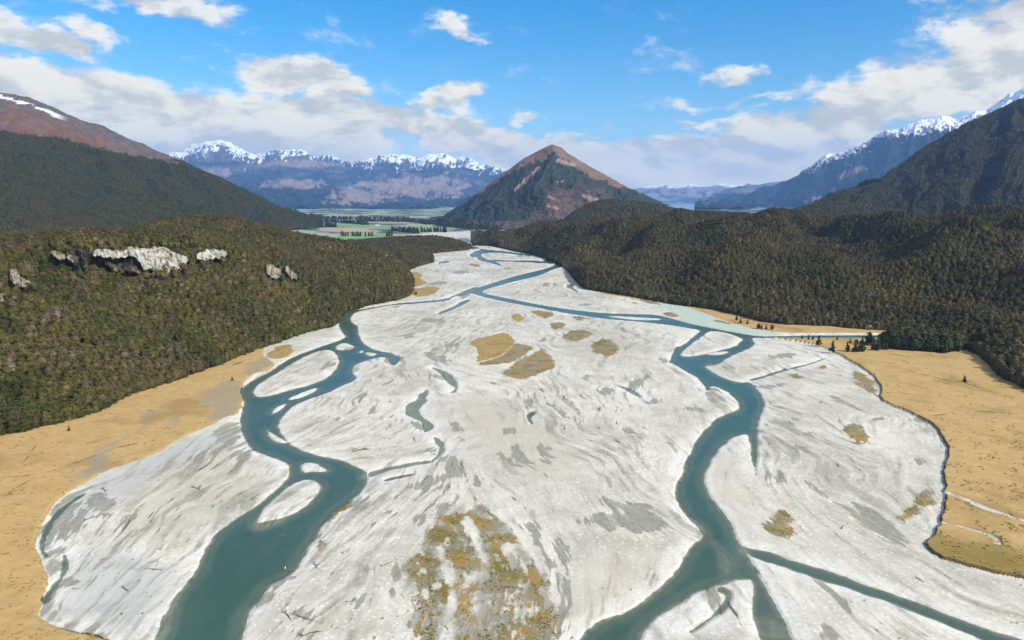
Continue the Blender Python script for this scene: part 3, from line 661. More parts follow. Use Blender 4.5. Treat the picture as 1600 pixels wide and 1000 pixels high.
def water_obj(sel, name, label, mat):
    f = fm[sel]; used, inv = np.unique(f, return_inverse=True)
    v = V.reshape(-1, 3)[used].copy(); v[:, 2] = LEVEL
    me = mesh_from(name, v, inv.reshape(-1, 4)[:, [0, 1, 2, 3]], smooth=True)
    dep = LEVEL - Z.ravel()[used]
    vfloat(me, 'depth', dep); vfloat(me, 'silt', sstep(0.9, 0.15, dep) * 0.5 + 0.3 * shal.ravel()[used])
    vfloat(me, 'foam', foamv.ravel()[used]); me.materials.append(mat)
    return tag(new_obj(name, me), label, 'river', 'structure')
water_obj(keep & ~sf, 'river', 'teal braided river winding in several channels across the white gravel', water_material('river_water', (0.046, 0.088, 0.056), (0.060, 0.108, 0.076), (0.17, 0.19, 0.145)))
water_obj(keep & sf, 'stream', 'narrow straight side stream running out of the right hand forest', water_material('stream_water', (0.018, 0.07, 0.07), (0.03, 0.11, 0.10), (0.2, 0.3, 0.25)))
# distant lake
lx = chaikin(np.array([(1000, 324), (1050, 319.5), (1140, 317.6), (1230, 317.8), (1270, 321), (1240, 326), (1180, 329), (1080, 329)], float), 2)
lg = ground(lx[:, 0], lx[:, 1], 6.0)
me = bpy.data.meshes.new('lake'); me.from_pydata([(float(a), float(b), 6.0) for a, b in lg], [], [list(range(len(lg)))])
me.materials.append(simple_mat('lake_water', (0.10, 0.22, 0.30), (0.16, 0.30, 0.38), 0.0006, 0.15))
tag(new_obj('lake', me), 'pale blue lake far down the valley between the ranges', 'lake', 'structure')

def ground_z(x, y):
    r = np.interp(y, Drow, np.arange(NR)); c = np.interp(np.asarray(x) / (np.asarray(y) + 25), ratio, np.arange(NC))
    return Z[np.clip(np.round(r).astype(int), 0, NR - 1), np.clip(np.round(c).astype(int), 0, NC - 1)]
def ground_at(A, x, y):
    r = np.interp(y, Drow, np.arange(NR)); c = np.interp(np.asarray(x) / (np.asarray(y) + 25), ratio, np.arange(NC))
    return A[np.clip(np.round(r).astype(int), 0, NR - 1), np.clip(np.round(c).astype(int), 0, NC - 1)]
# ------------------------------------------------------------------ hills and mountains as lofted surfaces
def interp_rows(rows, NU, NV, soft=120):
    """rows: list of lists (t, px, py, D or None) from foot to back -> world grid NV x NU"""
    t0 = min(r[0] for r in rows[0]); t1 = max(r[0] for r in rows[0])
    ts = np.linspace(t0, t1, NU)
    L = []
    for row in rows:
        a = np.array([(p[0], *(at_dist(p[1], p[2], p[3]) if p[3] is not None else (*ground(p[1], p[2]), 0.0))) for p in row], float)
        # smooth monotone-ish interpolation: linear then a light blur
        q = np.stack([np.interp(ts, a[:, 0], a[:, k]) for k in (1, 2, 3)], -1)
        k = max(1, NU // soft); ker = np.hanning(2 * k + 3)[1:-1]; ker /= ker.sum()
        pad = len(ker) // 2
        qp = np.vstack([2 * q[:1] - q[pad:0:-1], q, 2 * q[-1:] - q[-2:-pad - 2:-1]])
        q = np.stack([np.convolve(qp[:, c], ker, 'valid') for c in range(3)], -1)
        L.append(q)
    L = np.array(L)                                     # rows x NU x 3
    n = len(L)
    d = np.linalg.norm(np.diff(L, axis=0), axis=2).mean(1)
    s = np.concatenate([[0], np.cumsum(d)]); s /= s[-1]
    vs = np.linspace(0, 1, NV)
    tang = np.empty_like(L)
    for i in range(n):
        a, b = max(i - 1, 0), min(i + 1, n - 1)
        tang[i] = (L[b] - L[a]) / (s[b] - s[a])
    out = np.empty((NV, NU, 3))
    for j, v in enumerate(vs):
        i = min(np.searchsorted(s, v, 'right') - 1, n - 2); h = s[i + 1] - s[i]; u = (v - s[i]) / h
        m0, m1 = tang[i] * h * 0.7, tang[i + 1] * h * 0.7
        out[j] = (2*u**3 - 3*u*u + 1) * L[i] + (u**3 - 2*u*u + u) * m0 + (-2*u**3 + 3*u*u) * L[i + 1] + (u**3 - u*u) * m1
    return out, vs, s, ts

def back_row(crest, dd, zf):
    r = []
    for p in crest:
        w = at_dist(p[1], p[2], p[3]); D = p[3] + dd; z = w[2] * zf
        px, py = project(w[0] * D / p[3], D, z)
        r.append((p[0], float(px), float(py), D))
    return r

def lower(row, px_h):
    """drop a traced tree-top line by a tree height (metres) so that the crowns reach it"""
    o = []
    for t, x, y, D in row:
        o.append((t, x, y + px_h * F / D, D))
    return o

def normals(G):
    du = np.gradient(G, axis=1); dv = np.gradient(G, axis=0)
    n = np.cross(du, dv); n /= np.linalg.norm(n, axis=2)[..., None] + 1e-9
    n[n[..., 2] < 0] *= -1
    return n

def surf(name, G, mat, label, cat, masks=None, kind='structure'):
    nv, nu = G.shape[:2]
    me = mesh_from(name, G, grid_faces(nv, nu), smooth=True)
    for k, (a, b, c) in (masks or {}).items(): vcol(me, k, a, b, c)
    me.materials.append(mat)
    return tag(new_obj(name, me), label, cat, kind)

floor_mat = simple_mat('forest_floor', (0.030, 0.028, 0.014), (0.055, 0.048, 0.022), 0.05, 0.95)

# --- left forest hill
footA = [(-400,-400,830,None),(-150,-150,735,None),(0,0,682,None),(40,40,676,None),(80,80,665,None),(150,150,647,None),(185,185,627,None),(210,210,614,None),(265,265,600,None),(332,332,575,None),
 (400,400,547,None),(425,425,539,None),(475,475,521,None),(525,524,510,None),(536,534,490,None),(575,575,478,None),(620,618,470,None),(642,642,462,None),(660,646,440,None),(690,634,424,None)]
baseA = [(-400,-400,500,330),(0,0,450,430),(100,100,431,500),(220,220,434,560),(300,300,414,600),(350,350,410,630),(420,420,434,650),(475,475,440,690),(540,540,425,790),(600,600,430,860),(642,636,440,905),(660,640,432,980),(690,632,424,1150)]
topA = [(-400,-400,440,380),(0,0,405,480),(100,100,389,508),(220,220,386,568),(300,300,389,608),(350,350,391,640),(420,420,404,690),(475,475,413,740),(540,540,401,840),(600,600,411,890),(642,634,428,930),(660,636,426,1000),(690,630,421,1170)]
crestA = lower([(-400,-400,370,650),(0,0,363,700),(60,60,360,700),(120,120,354,720),(200,200,357,760),(240,240,344,840),(280,280,336,880),(330,330,332,900),(370,370,338,900),(420,420,350,900),(470,470,362,900),(510,510,368,900),
 (545,545,374,900),(580,580,382,920),(610,610,395,950),(635,630,411,980),(660,634,418,1040),(690,628,421,1200)], 9)
GA, vA, sA_, tA = interp_rows([footA, baseA, topA, crestA, back_row(crestA, 260, 0.45)], 500, 160)
# --- mid-left headlands
footB = [(0,540,424,None),(40,600,424,None),(60,636,424,None),(80,652,417,None),(100,677,410,None),(115,676,402,None),(130,670,397,None)]
crestB = lower([(0,545,374,1300),(40,600,377,1340),(60,625,381,1345),(80,640,385,1350),(100,660,393,1370),(115,668,396,1420),(130,668,396.5,1500)], 9)
GB, vB, sB_, tB = interp_rows([footB, crestB, back_row(crestB, 200, 0.3)], 160, 60)
footC = [(0,520,397,None),(40,600,397,None),(60,669,397,None),(80,700,394,None),(100,731,391,None),(115,736,387,None),(130,733,384,None)]
crestC = lower([(0,540,377,1700),(30,567,374,1720),(40,590,371.5,1740),(60,640,369,1750),(80,680,368,1750),(100,708,372,1750),(115,725,378,1760),(130,732,383,1780)], 8)
GC, vC, sC_, tC = interp_rows([footC, crestC, back_row(crestC, 180, 0.2)], 160, 50)
# --- right forest hill
footR = [(0,738,384,None),(20,770,384.5,None),(40,800,392,None),(60,832,398,None),(80,880,414,None),(90,899,438,None),(100,913,452,None),(150,960,460,None),(190,1000,467,None),(230,1040,474,None),(300,1110,484,None),
 (350,1160,495,None),(380,1190,504,None),(415,1225,508,None),(490,1300,511,None),(540,1350,516,None),(590,1400,518,None),(640,1445,521,None),(680,1490,540,None),(700,1535,560,None),(740,1570,595,None),(790,1625,622,None),(1000,1820,700,None)]
lowR = [(0,742,379,1900),(40,800,381,1750),(80,885,394,1420),(100,917,416,1090),(190,1010,425,960),(300,1110,440,860),(415,1230,452,780),(540,1360,452,770),(640,1450,455,740),(740,1570,490,640),(790,1640,510,580),(1000,1830,540,500)]
midR = [(0,744,373,2000),(40,800,369,1900),(80,885,370,1700),(100,922,375,1500),(190,1010,384,1250),(300,1110,384,1180),(415,1230,390,1120),(540,1360,382,1120),(640,1450,388,1040),(740,1560,392,950),(790,1640,395,900),(1000,1830,400,850)]
crestR = lower([(0,748,368,2050),(20,775,364,2050),(40,800,358,2050),(60,830,350,2050),(80,880,349,2000),(100,920,349,1950),(150,960,347,1900),(190,1010,339,1800),(230,1060,332,1800),(300,1112,329,1750),(350,1167,331,1750),
 (415,1210,337,1750),(490,1300,341,1600),(540,1360,338,1600),(590,1412,335,1500),(640,1462,335,1450),(680,1487,327,1400),(720,1525,322,1400),(790,1600,320,1400),(1000,1830,315,1350)], 10)
GR, vR, sR_, tR = interp_rows([footR, lowR, midR, crestR, back_row(crestR, 350, 0.5)], 620, 190)
for G, sd, A in ((GA, 101, 16), (GR, 111, 66), (GB, 121, 3), (GC, 125, 2)):
    e = np.sin(np.linspace(0, 1, G.shape[0]) * np.pi)[:, None] ** 0.7
    n = 0.7 * fbm(G[..., 0] / 150, G[..., 1] / 190, 2, sd) + 0.8 * (ridged(G[..., 0] / 260, G[..., 1] / 300, 2, sd + 7, 0.35) - 0.35)
    w = np.ones(G.shape[:2])
    if G is GA: w = 1 - 0.8 * np.exp(-((tA[None, :] - 215) / 160) ** 2) * np.exp(-((vA[:, None] - sA_[1]) / 0.2) ** 2)
    vc = {id(GA): sA_[3], id(GR): sR_[3], id(GB): sB_[1], id(GC): sC_[1]}[id(G)]
    e = e * (1 - 0.95 * np.exp(-((np.linspace(0, 1, G.shape[0])[:, None] - vc) / 0.17) ** 2)) * (1 - sstep(0, 0.12, np.linspace(0, 1, G.shape[0])[:, None] - vc))
    G[..., 2] += A * n * e * w
GA[0, :, 2] = GR[0, :, 2] = GB[0, :, 2] = GC[0, :, 2] = -0.6
# hill 2 and 3 behind the right forest
c2 = lower([(0,860,362,2600),(10,880,345,2600),(20,900,329,2600),(30,925,317,2600),(40,950,312,2600),(50,975,313.5,2600),(60,1000,316,2600),(70,1025,319,2600),(80,1057,331,2600),(100,1100,345,2600)], 8)
f2 = [(t, x, 372, 2250) for t, x, y, D in c2]
G2, v2, _, t2 = interp_rows([f2, c2, back_row(c2, 400, 0.4)], 200, 60)
c3 = lower([(0,1150,350,2350),(20,1190,342,2350),(30,1210,337,2350),(40,1237,328,2350),(60,1270,320,2350),(75,1295,315.5,2350),(90,1320,317,2350),(110,1350,321,2350),(150,1420,331,2300),(200,1500,336,2250),(240,1620,345,2250)], 8)
f3 = [(t, x, 372, 2000) for t, x, y, D in c3]
G3, v3, _, t3 = interp_rows([f3, c3, back_row(c3, 400, 0.4)], 240, 60)
for G, nm, lb in ((GA, 'hill', 'forested hill with white cliffs left of the river'), (GB, 'hill', 'low wooded spur at the river bend on the left'), (GC, 'hill', 'low wooded headland reaching out at the narrows'),
                  (GR, 'hill', 'long dark forested hill along the right side of the river'), (G2, 'hill', 'rounded wooded knoll in front of the pyramid mountain'), (G3, 'hill', 'wooded knoll below the dark right mountain flank')):
    surf(nm, G, floor_mat, lb, 'hill')

# --- mountains
def mountain_mat(name, forest, grassc, rock, snow=(0.86, 0.89, 0.93), f2=None, tex=0.02):
    m, t, out = material(name)
    P = t.n('ShaderNodeTexCoord').outputs['Object']
    a, b, c, _ = t.attr('k1')              # forest, snow, rock
    n = t.noise(P, tex, 8, 0.7); n2 = t.noise(P, tex * 4, 4, 0.65); n3 = t.noise(P, tex * 0.18, 4, 0.6)
    vor = t.n('ShaderNodeTexVoronoi', {'Vector': P, 'Scale': tex * 5, 'Randomness': 1.0})
    f2 = f2 or tuple(x * 1.9 for x in forest)
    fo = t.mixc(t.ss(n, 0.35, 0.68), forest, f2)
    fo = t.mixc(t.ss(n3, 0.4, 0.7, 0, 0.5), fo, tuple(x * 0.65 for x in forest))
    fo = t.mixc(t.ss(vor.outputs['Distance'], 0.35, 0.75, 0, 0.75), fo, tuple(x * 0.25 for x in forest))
    g = t.mixc(t.ss(n, 0.3, 0.7), grassc, tuple(x * 1.45 for x in grassc))
    g = t.mixc(t.ss(n2, 0.5, 0.75, 0, 0.5), g, rock)
    col = t.mixc(c, g, t.mixc(t.ss(n2, 0.35, 0.7), rock, tuple(x * 0.5 for x in rock)))
    col = t.mixc(a, col, fo); col = t.mixc(b, col, snow)
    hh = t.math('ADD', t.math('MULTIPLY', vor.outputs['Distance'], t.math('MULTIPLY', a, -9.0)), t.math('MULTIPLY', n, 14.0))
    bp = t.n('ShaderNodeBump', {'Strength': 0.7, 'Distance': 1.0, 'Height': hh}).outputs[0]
    principled(t, out, col, 0.92, 0.1, bp)
    return m

def gully(G, vs, amp, lam, seed, crestv, lo=0.0, jag=0.0, spur=1.0, ctop=0.3):
    """ridges and gullies running down the slope, fading towards foot and crest"""
    s = np.concatenate([[0], np.cumsum(np.linalg.norm(np.diff(G[len(vs) // 2], axis=0), axis=1))])[None, :]
    tt = (vs[:, None] - crestv)
    dn = np.abs(tt) / max(crestv, 1e-3)
    env = np.clip(dn / ctop, 0, 1) ** 0.8 * np.clip((1 - dn) / 0.3 + lo, 0, 1)
    warp = fbm(s / lam / 2.5 + 0 * tt, tt * 3.5, 3, seed + 5) * 0.55
    n = ridged(s / lam + warp + 0 * tt, tt * 1.6 + warp, 5, seed, 0.55) - 0.35
    n += 0.5 * fbm(s / (lam * 2.5) + 0 * tt, tt * 2, 3, seed + 9)
    G[..., 2] += amp * n * env * spur
    if jag:
        j = ridged(s / (lam * 0.45) + 0 * tt, tt * 5, 5, seed + 20, 0.6) - 0.45
        G[..., 2] += jag * j * np.exp(-(dn / 0.16) ** 2)
    G[..., 2] += amp * 0.10 * fbm(G[..., 0] / (lam * 0.16), G[..., 1] / (lam * 0.16), 4, seed + 30) * np.clip(env + 0.25, 0, 1)
    return n * env



# left mountain
cLM = [(-500,-500,70,2500),(-250,-250,105,2650),(0,0,146,2800),(45,45,154,2830),(90,90,173,2860),(130,130,190,2900),(150,150,196,2900),(180,180,209,2930),(215,215,225,2960),(237,237,235,2990),(262,262,242,3000),(300,300,260,3020),(340,340,279,3050),(380,380,297,3080),
       (420,420,317,3120),(455,455,333,3150),(480,480,343,3180),(505,505,351,3210)]
mLM = [(-500,-500,270,1700),(-250,-250,280,1800),(0,0,300,1950),(130,130,305,2150),(237,237,318,2350),(340,340,330,2600),(420,420,339,2800),(455,455,345,2950),(480,480,349,3050),(505,505,352.5,3150)]
fLM = [(-500,-500,380,1250),(-250,-250,376,1350),(0,0,372,1500),(130,130,371,1700),(237,237,368,1950),(340,340,364,2250),(420,420,361,2500),(455,455,358,2700),(480,480,356.5,2850),(505,505,354,3080)]
G, vs, s, ts = interp_rows([fLM, mLM, cLM, back_row(cLM, 900, 0.5)], 640, 300, 400)
cvv = s[2]; gully(G, vs, 80, 420, 201, cvv, 0.2, 5)
PX, PY = project(G[..., 0], G[..., 1], G[..., 2]); N = normals(G)
nz = fbm(G[..., 0] / 140, G[..., 2] / 60, 4, 211); nz2 = fbm(G[..., 0] / 45, G[..., 2] / 30, 4, 212)
tl = np.interp(PX, [-500, -250, 0, 60, 120, 180, 240, 262, 300], [165, 185, 205, 215, 224, 238, 251, 256, 250])
forest = sstep(-3, 3, PY - tl + 7 * nz + 3 * nz2)
crestpy = np.interp(PX, [p[1] for p in cLM], [p[2] for p in cLM])
snow = sstep(14, 8, np.abs(PY - crestpy - np.interp(PX, [-200, 0, 40, 80, 110], [6, 6, 8, 7, 6])) * np.interp(PX, [0, 60, 100], [4.4, 4.2, 5.0]) + 15 * nz2 + 6 * nz) * sstep(110, 75, PX)
rock = sstep(0.05, 0.5, nz2 + 0.6 * sstep(32, 4, PY - crestpy)) * 0.9
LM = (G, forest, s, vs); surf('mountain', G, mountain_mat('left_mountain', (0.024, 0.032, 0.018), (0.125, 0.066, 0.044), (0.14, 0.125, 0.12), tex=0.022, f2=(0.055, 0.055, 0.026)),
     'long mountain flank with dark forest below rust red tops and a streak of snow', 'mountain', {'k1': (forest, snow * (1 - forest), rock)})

# centre pyramid
cCM = [(0,672,352,3950),(20,690,345,3950),(40,720,322,3950),(60,750,298,3960),(80,780,276,3970),(100,800,262,3980),(115,820,246,3990),(130,840,236,4000),(145,855,229,4000),(152,863,226,4000),(158,868,228,4000),(165,877,231,4000),(172,885,238,4010),(190,903,249,4040),
       (210,930,265,4080),(230,952,277,4120),(250,975,292,4170),(270,1000,305,4240),(290,1020,313,4320),(310,1040,322,4400),(330,1060,331,4500)]
mCM = [(0,680,354,3700),(40,730,341,3500),(80,782,318,3400),(115,822,300,3330),(152,866,285,3300),(190,905,295,3330),(230,955,310,3420),(270,1005,325,3600),(330,1060,336,3900)]
fCM = [(0,686,356,3080),(40,720,359,2900),(80,775,362,2800),(115,820,364,2760),(152,870,366,2720),(190,910,367,2700),(230,960,366,2720),(270,1010,362,2800),(330,1080,356,3000)]
G, vs, s, ts = interp_rows([fCM, mCM, cCM, back_row(cCM, 1000, 0.25)], 560, 320, 400)
cvv = s[2]; gully(G, vs, 54, 320, 231, cvv, 0.15, 4)
PX, PY = project(G[..., 0], G[..., 1], G[..., 2]); N = normals(G)
crestpy = np.interp(PX, [p[1] for p in cCM], [p[2] for p in cCM]); below = PY - crestpy
nz = fbm(PX / 26, PY / 14, 4, 241); nz2 = fbm(PX / 7, PY / 6, 4, 242)
band = np.interp(PX, [680, 720, 745, 790, 815, 835, 850, 866, 880, 905, 930, 955, 975, 1000, 1020, 1060], [-14, -9, 1, 7, 9, 16, 19, 11, 17, 14, 14, 10, 2, -6, -8, -10])
forest = sstep(-2.5, 2.5, below - band + 5 * nz + 3.2 * nz2)
def streak(x0, y0, x1, y1, w):
    L2 = (x1 - x0) ** 2 + (y1 - y0) ** 2
    t = np.clip(((PX - x0) * (x1 - x0) + (PY - y0) * (y1 - y0)) / L2, 0, 1)
    return sstep(w, w * 0.4, np.hypot(PX - x0 - t * (x1 - x0), PY - y0 - t * (y1 - y0)) + 2.2 * nz2)
scar = np.maximum.reduce([streak(841, 262, 805, 296, 4.0), streak(872, 251, 896, 258, 4.5), streak(854, 306, 866, 311, 3), streak(855, 322, 872, 325, 3.5), streak(912, 306, 932, 314, 5), streak(870, 285, 880, 282, 1.5)])
heath = sstep(0.0, 0.6, 1.1 - np.hypot((PX - 900) / 75, (PY - 332) / 42) + 0.5 * nz) + sstep(0, 0.5, 1 - np.hypot((PX - 800) / 110, (PY - 352) / 9) + 0.4 * nz)
heath = np.clip(heath, 0, 1)
knob = streak(885, 254, 890, 257, 5)
forest = np.clip(np.maximum(forest * (1 - scar * 0.9), 0) , 0, 1)
m, t, out = material('pyramid_mountain')
P = t.n('ShaderNodeTexCoord').outputs['Object']; a, b, c, _ = t.attr('k1')
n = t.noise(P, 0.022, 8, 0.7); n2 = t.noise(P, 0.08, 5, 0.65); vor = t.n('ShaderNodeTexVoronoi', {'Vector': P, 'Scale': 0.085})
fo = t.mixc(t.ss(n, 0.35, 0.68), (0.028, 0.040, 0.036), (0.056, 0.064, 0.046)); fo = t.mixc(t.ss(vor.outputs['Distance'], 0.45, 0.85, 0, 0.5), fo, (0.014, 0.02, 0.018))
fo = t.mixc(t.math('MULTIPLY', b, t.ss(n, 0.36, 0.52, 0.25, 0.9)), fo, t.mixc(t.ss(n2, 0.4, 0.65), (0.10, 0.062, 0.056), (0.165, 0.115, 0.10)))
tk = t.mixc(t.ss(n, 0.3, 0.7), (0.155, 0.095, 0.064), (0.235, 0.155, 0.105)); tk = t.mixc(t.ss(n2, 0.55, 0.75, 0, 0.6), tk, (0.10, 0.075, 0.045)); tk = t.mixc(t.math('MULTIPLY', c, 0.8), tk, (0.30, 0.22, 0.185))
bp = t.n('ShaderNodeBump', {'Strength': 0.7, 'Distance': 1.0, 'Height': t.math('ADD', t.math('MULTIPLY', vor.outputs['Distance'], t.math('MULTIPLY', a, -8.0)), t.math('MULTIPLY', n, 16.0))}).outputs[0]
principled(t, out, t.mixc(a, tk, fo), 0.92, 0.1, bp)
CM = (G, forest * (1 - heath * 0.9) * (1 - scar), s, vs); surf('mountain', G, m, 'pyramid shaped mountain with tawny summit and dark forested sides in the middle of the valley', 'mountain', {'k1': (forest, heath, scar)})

# right dark forested mountain
cRM = lower([(0,1270,338,2900),(20,1300,318,2950),(25,1312,308,2960),(40,1332,298,3000),(60,1360,289,3050),(80,1380,279,3080),(100,1400,263,3120),(120,1425,244,3160),(140,1450,226,3200),(160,1480,211,3250),(180,1510,196,3300),(200,1530,187,3330),(220,1562,171,3380),(250,1600,154,3450),(330,1720,110,3600),(450,1900,60,3700)], 3)
mRM = [(0,1270,345,2600),(40,1340,322,2650),(80,1390,308,2700),(120,1435,290,2720),(160,1490,273,2720),(200,1540,258,2700),(250,1610,240,2650),(330,1730,215,2550),(450,1910,190,2450)]
fRM = [(0,1270,360,2300),(40,1340,352,2250),(80,1390,350,2200),(120,1435,348,2150),(160,1490,346,2100),(200,1540,345,2050),(250,1610,343,2000),(330,1730,340,1900),(450,1910,340,1800)]
G, vs, s, ts = interp_rows([fRM, mRM, cRM, back_row(cRM, 800, 0.5)], 560, 320)
gully(G, vs, 110, 420, 251, s[2], 0.2, 3)
one = np.ones(G.shape[:2])
nzr = fbm(G[..., 0] / 60, G[..., 2] / 60, 4, 255)
PX, PY = project(G[..., 0], G[..., 1], G[..., 2])
slip = sstep(0.25, 0.6, 1 - np.hypot((PX - 1592) / 5, (PY - 203) / 4) + 0.5 * nzr)
RM = (G, one - slip, s, vs); surf('mountain', G, mountain_mat('right_mountain', (0.020, 0.025, 0.019), (0.2, 0.15, 0.12), (0.16, 0.13, 0.11), tex=0.024, f2=(0.052, 0.046, 0.026)),
     'steep mountain flank covered in dark forest on the right', 'mountain', {'k1': (one - slip, 0 * one, 0 * one)})

# right snowy range behind it
cRS = [(0,1090,331,14440),(20,1110,323,14250),(40,1150,309,13870),(60,1190,297,13585),(75,1215,289,13395),(90,1240,275,13110),(105,1258,268,13015),(120,1280,255,12920),(135,1300,244,12825),(150,1325,235,12730),(165,1345,227,12635),(180,1362,217,12540),(195,1382,204,12445),(200,1395,201,12426),(205,1402,203,12407),
       (215,1420,194,12350),(228,1438,188,12255),(240,1458,185,12198),(255,1476,182,12160),(268,1492,188,12122),(280,1505,184,12084),(295,1530,172,12027),(305,1545,170,12008),(318,1560,160,11970),(330,1580,149,11913),(345,1600,137,11856),(420,1750,128,11590),(500,1950,80,11400)]
mRS = [(0,1085,330,13110),(60,1195,318,11970),(120,1290,298,11210),(180,1375,272,10640),(240,1470,245,10450),(300,1550,225,10355),(345,1615,205,10260),(420,1760,170,10070),(500,1960,140,9880)]
fRS = [(t, x, 327.5, 8000) for t, x, y, D in mRS]
G, vs, s, ts = interp_rows([fRS, mRS, cRS, back_row(cRS, 3000, 0.6)], 680, 320, 400)
gully(G, vs, 240, 950, 261, s[2], 0.3, 50, 1.0, 0.12)
PX, PY = project(G[..., 0], G[..., 1], G[..., 2]); N = normals(G)
crestpy = np.interp(PX, [p[1] for p in cRS], [p[2] for p in cRS]); below = PY - crestpy
nz = fbm(PX / 20, PY / 12, 4, 271); nz2 = fbm(PX / 5, PY / 5, 4, 272)
sw = np.interp(PX, [1180, 1250, 1290, 1330, 1380, 1420, 1450, 1500, 1540, 1600], [-2, 0, 2, 6, 10, 17, 18, 14, 14, 18])
rib = ridged(PX / 15 - 0.06 * below + 0.5 * nz, below / 30 + nz, 5, 275, 0.62) - 0.42
snow = sstep(2.0, -2.0, below - sw + 6 * nz + 5 * nz2 + 26 * rib + 2) * sstep(1235, 1295, PX)
forest = sstep(-5, 5, below - np.interp(PX, [1100, 1200, 1300, 1400, 1500, 1600], [-16, -16, 0, 14, 16, 18]) + 12 * nz + 5 * nz2)  # dark forest colour doubles as painted cloud shadow on this range
tuss = np.maximum.reduce([streak(1312, 276, 1350, 262, 6), streak(1258, 316, 1280, 308, 4), streak(1296, 299, 1303, 297, 3)])
forest = forest * (1 - tuss)
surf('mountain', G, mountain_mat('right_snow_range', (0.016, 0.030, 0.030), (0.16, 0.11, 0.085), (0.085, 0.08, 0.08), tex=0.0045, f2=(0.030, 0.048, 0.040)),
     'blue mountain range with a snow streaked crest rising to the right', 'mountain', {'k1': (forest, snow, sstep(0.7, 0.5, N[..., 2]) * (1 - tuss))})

# left snowy range
cLS = [(0,200,262,20160),(30,250,249,19950),(40,266,243,19845),(47,275,237,19740),(55,284,240,19740),(66,298,230,19635),(78,317,226,19530),(84,326,222,19488),(92,342,217,19425),(98,350,219,19425),(108,362,226,19425),(118,375,233,19530),(126,386,236,19530),(134,398,243,19635),(140,408,242,19635),(146,420,238,19635),(152,430,235,19635),
       (160,445,235.5,19530),(170,470,234,19530),(176,480,239,19530),(184,494,247,19635),(192,512,245,19635),(200,525,249,19740),(208,540,255,19845),(216,555,253,19845),(224,572,252,19845),(232,590,245,20370),(240,605,241,20580),(250,625,244,20790),(256,640,243,20790),(264,655,246,20790),(270,668,242,20685),(278,680,242,20685),(284,690,239,20685),
       (290,699,241,20685),(298,712,248,20790),(304,722,246,20790),(310,735,249,20790),(318,750,257,20790),(328,768,264,20790),(338,785,266,20790),(360,830,285,20790),(400,900,310,20790)]
mLS = [(0,200,285,17220),(66,300,280,16800),(100,350,275,16800),(140,410,278,17010),(180,490,282,17220),(230,590,280,17430),(284,690,283,17640),(338,790,300,17850),(400,900,318,18060)]
m2LS = [(0,200,315,13300),(66,300,312,13300),(100,350,308,13300),(140,410,306,13300),(180,490,308,13490),(230,590,311,13680),(284,690,314,13870),(338,790,320,14060),(400,900,325,14250)]
fLS = [(t, x, 326.3 + 0 * y, 9000) for t, x, y, D in m2LS]
G, vs, s, ts = interp_rows([fLS, m2LS, mLS, cLS, back_row(cLS, 3500, 0.6)], 900, 380, 400)
gully(G, vs, 300, 1250, 281, s[3], 0.25, 95, 1.0, 0.12)
PX, PY = project(G[..., 0], G[..., 1], G[..., 2]); N = normals(G)
crestpy = np.interp(PX, [p[1] for p in cLS], [p[2] for p in cLS]); below = PY - crestpy
nz = fbm(PX / 24, PY / 10, 4, 291); nz2 = fbm(PX / 4.5, PY / 4.5, 4, 292); nz3 = fbm(PX / 40, PY / 9, 4, 293)
sw = np.interp(PX, [250, 280, 300, 345, 380, 410, 440, 470, 500, 540, 590, 620, 660, 690, 720, 760, 790], [10, 10, 12, 17, 14, 3, 11, 11, 5, 0, 9, 12, 13, 18, 13, 6, 1])
rib = ridged(PX / 13 + 0.5 * nz + 0.04 * below, below / 34 + nz, 5, 295, 0.62) - 0.42
snow = sstep(2.0, -2.0, below - sw + 8 * nz + 5 * nz2 + 30 * rib + 3)
forest = sstep(-0.25, 0.25, (PY - 268) / 38 + nz3 * 1.0 + 0.25 * nz2 + 0.5 * np.exp(-((PX - 600) / 110) ** 2 - ((PY - 270) / 12) ** 2))  # forest patches that also stand in for blue cloud shadow on the slopes
tl2 = sstep(0.0, 0.4, np.maximum.reduce([1 - np.hypot((PX - 650) / 110, (PY - 292) / 20), 1 - np.hypot((PX - 470) / 70, (PY - 256) / 7), 1 - np.hypot((PX - 460) / 60, (PY - 288) / 9), 1 - np.hypot((PX - 560) / 60, (PY - 308) / 14), 1 - np.hypot((PX - 340) / 26, (PY - 268) / 9)]) + 0.45 * nz + 0.25 * nz2)
forest = forest * (1 - tl2)
rock = 0.9 * (1 - tl2)
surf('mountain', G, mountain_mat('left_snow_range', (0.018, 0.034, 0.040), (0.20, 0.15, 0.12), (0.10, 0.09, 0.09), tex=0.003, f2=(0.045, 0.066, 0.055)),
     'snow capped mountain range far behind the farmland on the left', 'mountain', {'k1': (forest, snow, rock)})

# far ranges down the lake
def far_range(crest, D0, foot_d, amp, lam, seed, label, cols, snowpx=0):
    c = [(x, x, y, D0) for x, y in crest]
    f = [(x, x, 317.0 if D0 > 22000 else 320.3, foot_d) for x, y in crest]
    G, vs, s, ts = interp_rows([f, c, back_row(c, 900, 0.6)], 300, 140)
    gully(G, vs, amp, lam, seed, s[1], 0.3, amp * 0.25)
    PX, PY = project(G[..., 0], G[..., 1], G[..., 2])
    cp = np.interp(PX, [p[0] for p in crest], [p[1] for p in crest])
    nz = fbm(PX / 18, PY / 7, 4, seed + 3)
    sn = sstep(1.5, -1.5, PY - cp - snowpx + 4 * nz) * sstep(297, 291, PY) if snowpx else 0 * nz
    surf('mountain', G, mountain_mat('far_range', *cols, tex=0.0025), label, 'mountain', {'k1': (sstep(-0.2, 0.4, nz + (PY - 305) / 30), sn, 0 * nz)})
